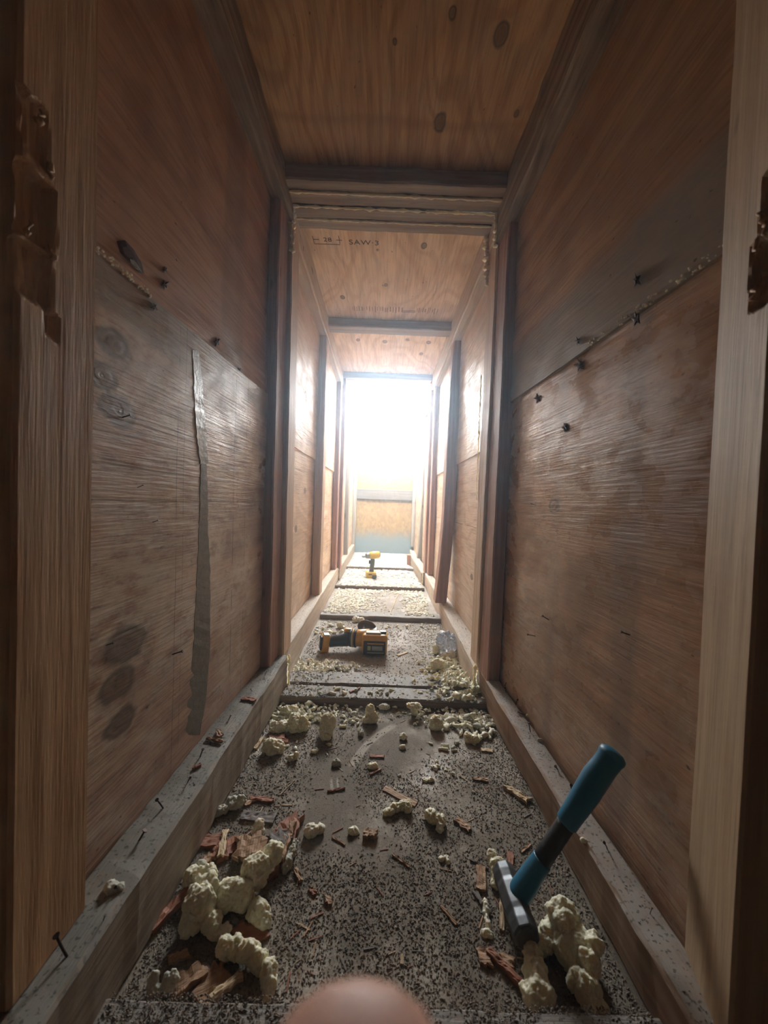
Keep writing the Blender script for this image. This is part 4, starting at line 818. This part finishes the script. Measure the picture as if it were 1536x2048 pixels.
# ------------------------------------------------------------------ DIRT, DROPPINGS, CRUMBS (stuff)
def grains(name, n, region, size, elong, mt, dens, zfun, seed, flat=.7, parent=None, tris=8):
    rnd = random.Random(seed); vs = []; fs = []
    for k in range(n):
        x, y = region(rnd)
        if rnd.random() > dens(x, y) or (-.27 < x < .04 and 1.37 < y < 1.57 and size > .003) or (-.07 < x < .05 and 2.70 < y < 2.98 and size > .003): continue
        s = size*rnd.uniform(.45, 1.35); a = rnd.uniform(0, 6.28); ca, sa = math.cos(a)*s*elong*rnd.uniform(.7, 1.2), math.sin(a)*s*elong; h = s*flat; z = zfun(x, y)
        b = len(vs); tz = rnd.uniform(-.35, .35)*s
        ux, uy = math.cos(a), math.sin(a); L = s*elong*rnd.uniform(.7, 1.2); W = s*rnd.uniform(.7, 1.1)
        vs += [(x+ux*L, y+uy*L, z+h*.6+tz), (x-ux*L, y-uy*L, z+h*.6-tz), (x-uy*W, y+ux*W, z+h*.6), (x+uy*W, y-ux*W, z+h*.6), (x+ux*L*.2, y+uy*L*.2, z+h*1.5), (x, y, z-h*.1)]
        fs += [(b, b+2, b+4), (b+2, b+1, b+4), (b+1, b+3, b+4), (b+3, b, b+4), (b+2, b, b+5), (b+1, b+2, b+5), (b+3, b+1, b+5), (b, b+3, b+5)]
    return link(name, mesh(name, vs, fs), mt, parent, 'stuff')
def nz(x, y, f, s=0.0): return noise.noise(V((x*f, y*f, s)))
def dens0(x, y):
    d = .50+1.1*nz(x, y, 7)+.6*nz(x, y, 22, 3)
    if y < .62: d += .55
    d += .6*max(0, (abs(x-.02)-.12)/.15)
    tr = math.exp(-((x+.08)/.05)**2)*math.exp(-((y-.76)/.10)**2)+math.exp(-((x-.06)/.05)**2)*math.exp(-((y-.92)/.14)**2)
    return max(.04, min(1, d-1.0*tr))
reg0 = lambda r: (r.uniform(-.284, .318), .33+.76*r.random()**1.5)
m_drop = plain('dropping_dark', (0.16, 0.12, 0.092), .75, var=.5, scale=300)
m_drop2 = plain('dropping_grey', (0.25, 0.21, 0.165), .8, var=.5, scale=300)
m_drop3 = plain('grit_pale', (0.30, 0.28, 0.23), .8, var=.4, scale=300)
zf = lambda x, y: batten_h(y)
tag(grains('droppings', 17000, reg0, .0014, 1.75, m_drop, dens0, zf, 1), 'dark brown droppings strewn thickly over the near floor', 'droppings')
tag(grains('grit', 38000, reg0, .0010, 1.3, m_drop2, dens0, zf, 2), 'grey-brown grit covering the near floor', 'dirt')
tag(grains('pale_grit', 2600, reg0, .0009, 1.6, m_drop3, lambda x, y: .4+.6*dens0(x, y), zf, 3), 'pale specks among the grit on the near floor', 'dirt')
d1 = lambda x, y: max(.05, min(1, .5+nz(x, y, 8)+1.2*max(0, (abs(x)-.12)/.15)))
tag(grains('grit', 6000, lambda r: (r.uniform(-.285, .290), r.uniform(1.06, 1.86)), .0020, 1.6, m_drop2, d1, zf, 4), 'grey grit over floor around the yellow power tool', 'dirt')
tag(grains('foam_crumbs', 620, lambda r: (min(max(r.gauss(-.21, .06), -.283), -.03), max(1.245, r.gauss(1.30, .035))), .0072, 1.35, m_foam_b, lambda x, y: .55+1.5*nz(x, y, 30), lambda x, y: random.uniform(0, .007), 15, .8), 'pale foam crumbs filling the strip in front of the yellow power tool', 'foam crumbs')
tag(grains('foam_crumbs', 560, lambda r: (min(.303, max(.08, .31-abs(r.gauss(0, .07)))), r.uniform(1.09, 1.43)), .0072, 1.4, m_foam, lambda x, y: .6+1.3*nz(x, y, 25), lambda x, y: batten_h(y)+random.uniform(0, .012), 16, .8), 'pale foam crumbs between nuggets of the dense pile at right rail', 'foam crumbs')
tag(grains('foam_crumbs', 700, lambda r: (r.uniform(-.27, .30), r.uniform(.99, 1.07)), .0050, 1.5, m_foam_b, lambda x, y: max(0.04, min(1, (abs(x)-.06)/.14)), lambda x, y: random.uniform(0, .006), 17, .8), 'pale foam crumbs along the near foot of the double batten', 'foam crumbs')
tag(grains('foam_crumbs', 2600, lambda r: (r.uniform(-.275, .295), r.uniform(.98, 1.86)), .0035, 1.3, m_foam_b, lambda x, y: max(.03, min(1, .1+nz(x, y, 9, 2)+1.3*max(0, (abs(x)-.13)/.12))), zf, 5), 'white foam crumbs over the middle floor and double batten', 'foam crumbs')
tag(grains('foam_crumbs', 5200, lambda r: (r.uniform(-.285, .270), r.uniform(1.90, 2.90)), .0058, 1.7, m_foam_b, lambda x, y: max(.05, min(1, .0+nz(x, y, 6, 5)+2.2*max(0, (abs(x)-.10)/.12)+(1.0 if y > 2.42 else 0))), zf, 6), 'white foam crumbs and shavings between middle batten and standing drill', 'foam crumbs')
tag(grains('foam_crumbs', 7000, lambda r: (r.uniform(-.29, .250), r.uniform(2.72, 4.34)), .0075, 2.0, m_shav, lambda x, y: .75, zf, 7), 'white foam crumbs and shavings covering the far floor', 'foam crumbs')
tag(grains('dark_scraps', 260, lambda r: (r.uniform(-.27, .25), r.uniform(2.0, 4.3)), .006, 4.0, m_drop2, lambda x, y: .7, zf, 8, .3), 'dark scraps among the shavings on the far floor', 'scraps')
tag(grains('rail_grit', 1500, lambda r: ((lambda y: (r.uniform(-.335, -.290+.014*max(0, y-.35)), y))(r.uniform(.30, 1.14))), .0012, 1.4, m_drop, lambda x, y: .8, lambda x, y: .1095, 9), 'specks of dirt on top of left bottom rail', 'dirt')
tag(grains('rail_grit', 500, lambda r: ((lambda y: (r.uniform(.318, .342), y))(r.uniform(.30, 1.14))), .0010, 1.4, m_drop, lambda x, y: .8, lambda x, y: .0945, 10), 'specks of dirt on top of right bottom rail', 'dirt')

# ------------------------------------------------------------------ HAMMER leaning over the right rail
m_blue = plain('hammer_blue', (0.012, 0.15, 0.26), 0.45, var=.12, scale=40, spec=.5)
m_black = plain('hammer_black', (0.012, 0.012, 0.014), 0.6, var=.2, scale=90, bump=.3)
m_steel = plain('hammer_steel', (0.13, 0.14, 0.15), 0.5, metal=.75, var=.5, scale=60, bump=.2)
ham = empty('sledge_hammer', (.198, .52, 0)); tag(ham, 'short sledge hammer, blue and black handle leaning up over right rail', 'hammer')
HB = V((.198, .522, .028)); HT = V((.334, .530, .244)); HD = (HT-HB).normalized(); HL = (HT-HB).length
HS = V((0, 1, 0)); HS = (HS-HD*HS.dot(HD)).normalized(); HW = HD.cross(HS).normalized()    # HS along the head
def lathe(secs, m=20, round_ends=True):
    vs = []; fs = []
    for (t, a, b, off) in secs:
        c_ = HB+HD*(t*HL)+HW*off
        for k in range(m):
            an = 2*math.pi*k/m; vs.append(c_+HS*(math.cos(an)*a)+HW*(math.sin(an)*b))
    for i in range(len(secs)-1):
        for k in range(m): j = (k+1) % m; fs.append((i*m+k, i*m+j, (i+1)*m+j, (i+1)*m+k))
    fs.append(tuple(reversed(range(m)))); fs.append(tuple((len(secs)-1)*m+k for k in range(m)))
    bm = bmesh.new(); bv = [bm.verts.new(v) for v in vs]
    for f in fs: bm.faces.new([bv[i] for i in f])
    return bm_mesh('part', bm, True)
def part(name, me, mt, parent, inv=True):
    o = link(name, me, mt, parent)
    if inv and parent is not None: o.matrix_parent_inverse = Matrix.Translation(-parent.location)
    return o
neck = part('handle_collar', lathe([(-.02, .014, .012, 0), (.08, .0175, .014, 0), (.14, .0172, .0138, 0), (.22, .0155, .0130, 0), (.285, .0145, .0125, 0), (.292, .0135, .012, 0)]), m_blue, ham); neck['label'] = 'blue collar sleeve next to the head'
part('handle_shaft', lathe([(.28, .0135, .0118, 0), (.36, .0130, .0114, 0), (.50, .0130, .0114, 0), (.545, .0134, .012, 0)]), m_black, ham)['label'] = 'black shaft section'
grip = part('grip', lathe([(.522, .0138, .0122, 0), (.530, .0152, .0136, 0), (.60, .0158, .0144, 0), (.72, .0172, .0165, 0), (.82, .0178, .0172, .001), (.90, .0170, .0160, .000), (.945, .0168, .0165, -.001), (.965, .0178, .0180, -.001), (.985, .0170, .0172, -.001), (1.0, .012, .012, -.001), (1.004, .006, .006, -.001)]), m_blue, ham); grip['label'] = 'blue rubber grip'
part('hanging_slot', loft([HB+HD*(.925*HL)-HW*.0172+HS*s-HW*0 for s in (-.004, .004)]+[HB+HD*(.925*HL)-HW*.012+HS*s for s in (.004, -.004)], [HB+HD*(.962*HL)-HW*.0180+HS*s for s in (-.004, .004)]+[HB+HD*(.962*HL)-HW*.012+HS*s for s in (.004, -.004)], nseg=1, wob=0, cham=.001), m_black, grip, False)
# octagonal head, long axis HS
def head_mesh():
    secs = [(-.048, .0140), (-.045, .0165), (-.034, .0172), (-.022, .0160), (-.015, .0172), (.015, .0172), (.022, .0160), (.034, .0172), (.045, .0165), (.048, .0140)]
    vs = []; fs = []; c0 = HB+HD*.004
    for s, r in secs:
        for k in range(8):
            an = math.pi/8+k*math.pi/4; vs.append(c0+HS*s+HD*(math.cos(an)*r*1.06)+HW*(math.sin(an)*r*1.06))
    for i in range(len(secs)-1):
        for k in range(8): j = (k+1) % 8; fs.append((i*8+k, i*8+j, (i+1)*8+j, (i+1)*8+k))
    fs.append(tuple(reversed(range(8)))); fs.append(tuple((len(secs)-1)*8+k for k in range(8)))
    bm = bmesh.new(); bv = [bm.verts.new(v) for v in vs]
    for f in fs: bm.faces.new([bv[i] for i in f])
    bmesh.ops.bevel(bm, geom=[e for e in bm.edges], offset=.0008, segments=1, affect='EDGES')
    return bm_mesh('head', bm)
hh = part('head', head_mesh(), m_steel, ham); hh['label'] = 'grey octagonal steel head'

# ------------------------------------------------------------------ yellow and black power tool lying on its side
m_yel = plain('tool_yellow', (0.60, 0.30, 0.025), 0.4, var=.3, scale=60)
m_tblk = plain('tool_black', (0.022, 0.024, 0.032), 0.45, var=.3, scale=60)
m_tgrey = plain('tool_grey', (0.30, 0.31, 0.31), 0.35, metal=.6, var=.3)
m_tan = plain('tool_sticker', (0.42, 0.36, 0.16), 0.5)
m_disc = plain('cutting_disc', (0.16, 0.09, 0.075), 0.7, var=.5, scale=200)
def rbox(name, loc, size, mt, parent, rot=(0, 0, 0), bev=.006, label=None, taper=0.0, seg=3, pl=None):
    bm = bmesh.new(); bmesh.ops.create_cube(bm, size=1)
    for v in bm.verts: v.co = V((v.co.x*size[0]*(1-taper*(v.co.z+.5)), v.co.y*size[1]*(1-taper*(v.co.z+.5)), v.co.z*size[2]))
    bmesh.ops.bevel(bm, geom=bm.edges[:], offset=min(bev, min(size)*.45), segments=seg, affect='EDGES', profile=.6)
    o = link(name, bm_mesh(name, bm, True), mt, parent); o.location = loc; o.rotation_euler = rot
    if label: o['label'] = label
    return o
def rod(name, a, b, ra, rb, mt, parent, n=20, caps=True, mid=None, label=None, sq=1.0, bevel=.15):
    a, b = V(a), V(b); d = (b-a); L = d.length; d = d.normalized(); x = V((0, 0, 1)).cross(d); x = x.normalized() if x.length > .01 else V((1, 0, 0)); y = d.cross(x)
    prof = [(0, ra*(1-bevel)), (.03, ra)] + (mid or []) + [(.97, rb), (1, rb*(1-bevel))]
    bm = bmesh.new(); R_ = []
    for t, r in prof: R_.append([bm.verts.new(a+d*(L*t)+x*(math.cos(k*2*math.pi/n)*r)+y*(math.sin(k*2*math.pi/n)*r*sq)) for k in range(n)])
    for A, B in zip(R_, R_[1:]):
        for k in range(n): bm.faces.new((A[k], A[(k+1) % n], B[(k+1) % n], B[k]))
    bm.faces.new(list(reversed(R_[0]))); bm.faces.new(R_[-1])
    o = link(name, bm_mesh(name, bm, True), mt, parent)
    if label: o['label'] = label
    return o
tp = on_z(748, 1318, 0.0); S = tp.y/FPX      # metres per pixel at the tool
tool = empty('angle_grinder', (tp.x, tp.y+.02, 0)); tag(tool, 'yellow and black cordless power tool lying on its side between foam bits', 'power tool')
# local frame: x to the right, y away, z up; origin under the battery
bt = rbox('battery_pack', (.000, .032, .044), (.096, .070, .074), m_yel, tool, bev=.012, label='yellow battery housing')
rbox('battery_face', (.0, -.034, -.010), (.084, .010, .052), m_tblk, bt, bev=.008, label='black end face of the battery')
rbox('trim_line', (.004, -.040, .008), (.062, .004, .0035), m_yel, bt, bev=.001); rbox('trim_line', (.004, -.040, -.026), (.062, .004, .003), m_tan, bt, bev=.001)
rbox('battery_label', (.010, -.040, -.009), (.040, .003, .016), m_tgrey, bt, bev=.001, label='worn grey marking on the battery face'); rbox('battery_emblem', (-.020, -.040, -.009), (.012, .003, .016), m_tan, bt, bev=.001)
rbox('release_button', (-.006, -.006, .039), (.058, .030, .008), m_tan, bt, bev=.003, label='pale worn top of the battery'); rbox('battery_latch', (.030, .0, .040), (.026, .022, .009), m_tblk, bt, bev=.002)
mt_ = rod('motor_housing', (-.020, .045, .055), (-.086, .052, .050), .034, .031, m_yel, tool, label='yellow motor housing')
rod('housing_band', (-.070, .050, .050), (-.078, .051, .050), .035, .035, m_tblk, tool); rod('housing_band', (-.088, .052, .050), (-.097, .053, .050), .034, .033, m_tblk, tool); rod('housing_band', (-.080, .051, .050), (-.087, .052, .050), .0345, .0345, m_tan, tool)
rod('grip', (-.095, .050, .048), (-.178, .040, .036), .026, .020, m_tblk, tool, mid=[(.2, .027), (.55, .023)], label='black rubber grip')
rbox('guard_knob', (-.104, .060, .075), (.034, .024, .020), m_yel, tool, bev=.008, label='orange knob above the collar')
hd = rbox('gear_head', (-.192, .034, .034), (.032, .040, .066), m_yel, tool, rot=(0, .08, .3), bev=.007, label='yellow end block'); rbox('head_plate', (.002, -.004, .034), (.022, .030, .006), m_tgrey, hd, bev=.002); rbox('head_side', (-.016, -.008, .004), (.008, .030, .050), m_tblk, hd, bev=.003)
ds = rod('cutting_disc', (-.034, .135, .066), (-.035, .131, .064), .040, .040, m_disc, tool, n=40, bevel=.02, label='reddish brown thin disc'); ds.rotation_euler = (0, 0, 0)
rod('disc_hub', (-.034, .131, .062), (-.036, .105, .056), .012, .014, m_tgrey, tool); rbox('disc_guard', (-.022, .110, .066), (.060, .040, .020), m_tgrey, tool, rot=(.2, .15, .1), bev=.006, label='silver guard')
rod('guard_neck', (-.034, .108, .056), (-.040, .070, .052), .020, .024, m_tblk, tool)

# ------------------------------------------------------------------ impact driver standing upright on its battery
dp = on_z(741, 1157, 0.0)
m_dyel = plain('driver_yellow', (0.62, 0.42, 0.05), 0.4, var=.2)
m_dblk = plain('driver_black', (0.10, 0.095, 0.08), 0.5, var=.2)
dr = empty('cordless_drill', (dp.x, dp.y+.03, 0)); dr.rotation_euler = (0, 0, .15); tag(dr, 'yellow and black cordless drill standing upright on its battery, far floor', 'drill')
bb = rbox('battery', (0, 0, .028), (.075, .100, .042), m_dyel, dr, bev=.006, label='yellow battery base'); rbox('battery_sides', (.022, -.030, -.010), (.034, .044, .024), m_dblk, bb, bev=.003); rbox('battery_vent', (-.010, -.048, .006), (.026, .006, .010), m_dblk, bb, bev=.001)
rbox('battery_foot', (-.030, -.036, -.018), (.014, .020, .008), m_tgrey, bb, bev=.002)
rod('handle', (.004, .0, .045), (.012, .0, .145), .019, .017, m_dblk, dr, mid=[(.3, .017), (.7, .0185)], label='black handle')
rbox('trigger', (-.012, -.002, .122), (.014, .014, .028), m_tblk, dr, bev=.004)
rod('motor_housing', (.060, .005, .178), (-.018, -.008, .172), .027, .026, m_dyel, dr, mid=[(.5, .030)], label='yellow motor housing')
rod('front_case', (-.016, -.008, .172), (-.046, -.012, .168), .026, .019, m_tgrey, dr, label='silver nose case'); rod('chuck', (-.044, -.012, .168), (-.074, -.018, .164), .013, .008, m_tgrey, dr); rod('rear_cap', (.058, .005, .178), (.066, .006, .178), .024, .020, m_dblk, dr)

# ------------------------------------------------------------------ crumpled clear wrap in the pile at right
g = G('clear_plastic'); g.b.inputs['Transmission Weight'].default_value = .75; g.b.inputs['Roughness'].default_value = .18; g.b.inputs['Base Color'].default_value = (.78, .84, .95, 1); g.b.inputs['IOR'].default_value = 1.25
m_wrap = g.m
w_ = lump(33, .034, .030, .034, 4, .45, 2.4, 2.0); w_o = link('plastic_wrap', w_, m_wrap); p = on_z(893, 1308, .0); w_o.location = (p.x, p.y, -.001); tag(w_o, 'crumpled clear plastic wrap on the foam pile against right rail', 'plastic wrap')

# ------------------------------------------------------------------ the photographer's hand, one fingertip in front of the lens
g = G('skin'); x, y, z = g.obj(); n_ = g.noise(g.vec(x, y, z), 120, 4)
m_skin = g.out(g.mix(g.ss(n_, .3, .7, 0, .4), (0.62, 0.36, 0.27), (0.52, 0.26, 0.19)), .5, n_, .2, .0005, .4)
g.b.inputs['Subsurface Weight'].default_value = .3; g.b.inputs['Subsurface Radius'].default_value = (.008, .003, .0015); g.b.inputs['Subsurface Scale'].default_value = 1
m_nailf = plain('fingernail', (0.68, 0.45, 0.38), .3, var=.1)
def skin_hand():
    tip = at_y(722, 1928, .041); tip = tip-V((0, 0, .0125))
    P0 = {'wrist': V((.01, -.10, .405)), 'palm': V((.005, -.035, .425))}
    pts = [(P0['wrist'], .027), (V((.012, -.22, .38)), .032), (V((.02, -.34, .35)), .038)]
    e = [(0, 1), (1, 2)]
    def add(p, r, prev): pts.append((p, r)); e.append((prev, len(pts)-1)); return len(pts)-1
    pc_ = add(V((.004, -.060, .418)), .024, 0); pk = add(V((.000, -.020, .428)), .021, pc_)
    i1 = add(V((tip.x+.000, .010, .440)), .0105, pk); i2 = add(V((tip.x, .036, .466)), .0098, i1); i3 = add(V((tip.x, .041, tip.z-.022)), .0140, i2); i4 = add(V((tip.x, .041, tip.z-.006)), .0140, i3); add(tip+V((0, .0, 0)), .0120, i4)
    for (dx, l) in ((-.021, 1.0), (-.040, .86), (.020, .95)):
        a = add(V((dx, -.012, .424)), .0105, pk); b = add(V((dx*1.15, .022*l, .412)), .0095, a); c_ = add(V((dx*1.15, .028*l, .386)), .0088, b); add(V((dx*1.1, .012*l, .374)), .0076, c_)
    t1 = add(V((.038, -.058, .432)), .013, pc_); t2 = add(V((.056, -.026, .440)), .0112, t1); add(V((.052, .002, .436)), .0095, t2)
    me = bpy.data.meshes.new('hand'); me.from_pydata([tuple(p) for p, r in pts], e, []); o = link('hand', me)
    md = o.modifiers.new('skin', 'SKIN'); md.use_smooth_shade = True; md.branch_smoothing = .6
    for i, (p, r) in enumerate(pts): o.data.skin_vertices[0].data[i].radius = (r, r); o.data.skin_vertices[0].data[i].use_root = (i == 0)
    sb = o.modifiers.new('sub', 'SUBSURF'); sb.levels = 2; sb.render_levels = 2
    bpy.context.view_layer.update(); dg = bpy.context.evaluated_depsgraph_get(); m2 = bpy.data.meshes.new_from_object(o.evaluated_get(dg)); o.modifiers.clear(); o.data = m2
    m2.materials.clear(); m2.materials.append(m_skin); m2.polygons.foreach_set('use_smooth', [True]*len(m2.polygons))
    bm = bmesh.new(); bmesh.ops.create_icosphere(bm, subdivisions=3, radius=1); 
    for v in bm.verts: v.co = V((v.co.x*.0055, v.co.y*.0016, v.co.z*.007))
    nl = link('fingernail', bm_mesh('nail_plate', bm, True), m_nailf, o); nl.location = tip+V((0, .0125, -.012)); nl.rotation_euler[0] = .12
    return o
hand = skin_hand(); tag(hand, 'bare fingertip blurred by closeness, rising at the bottom edge', 'hand')
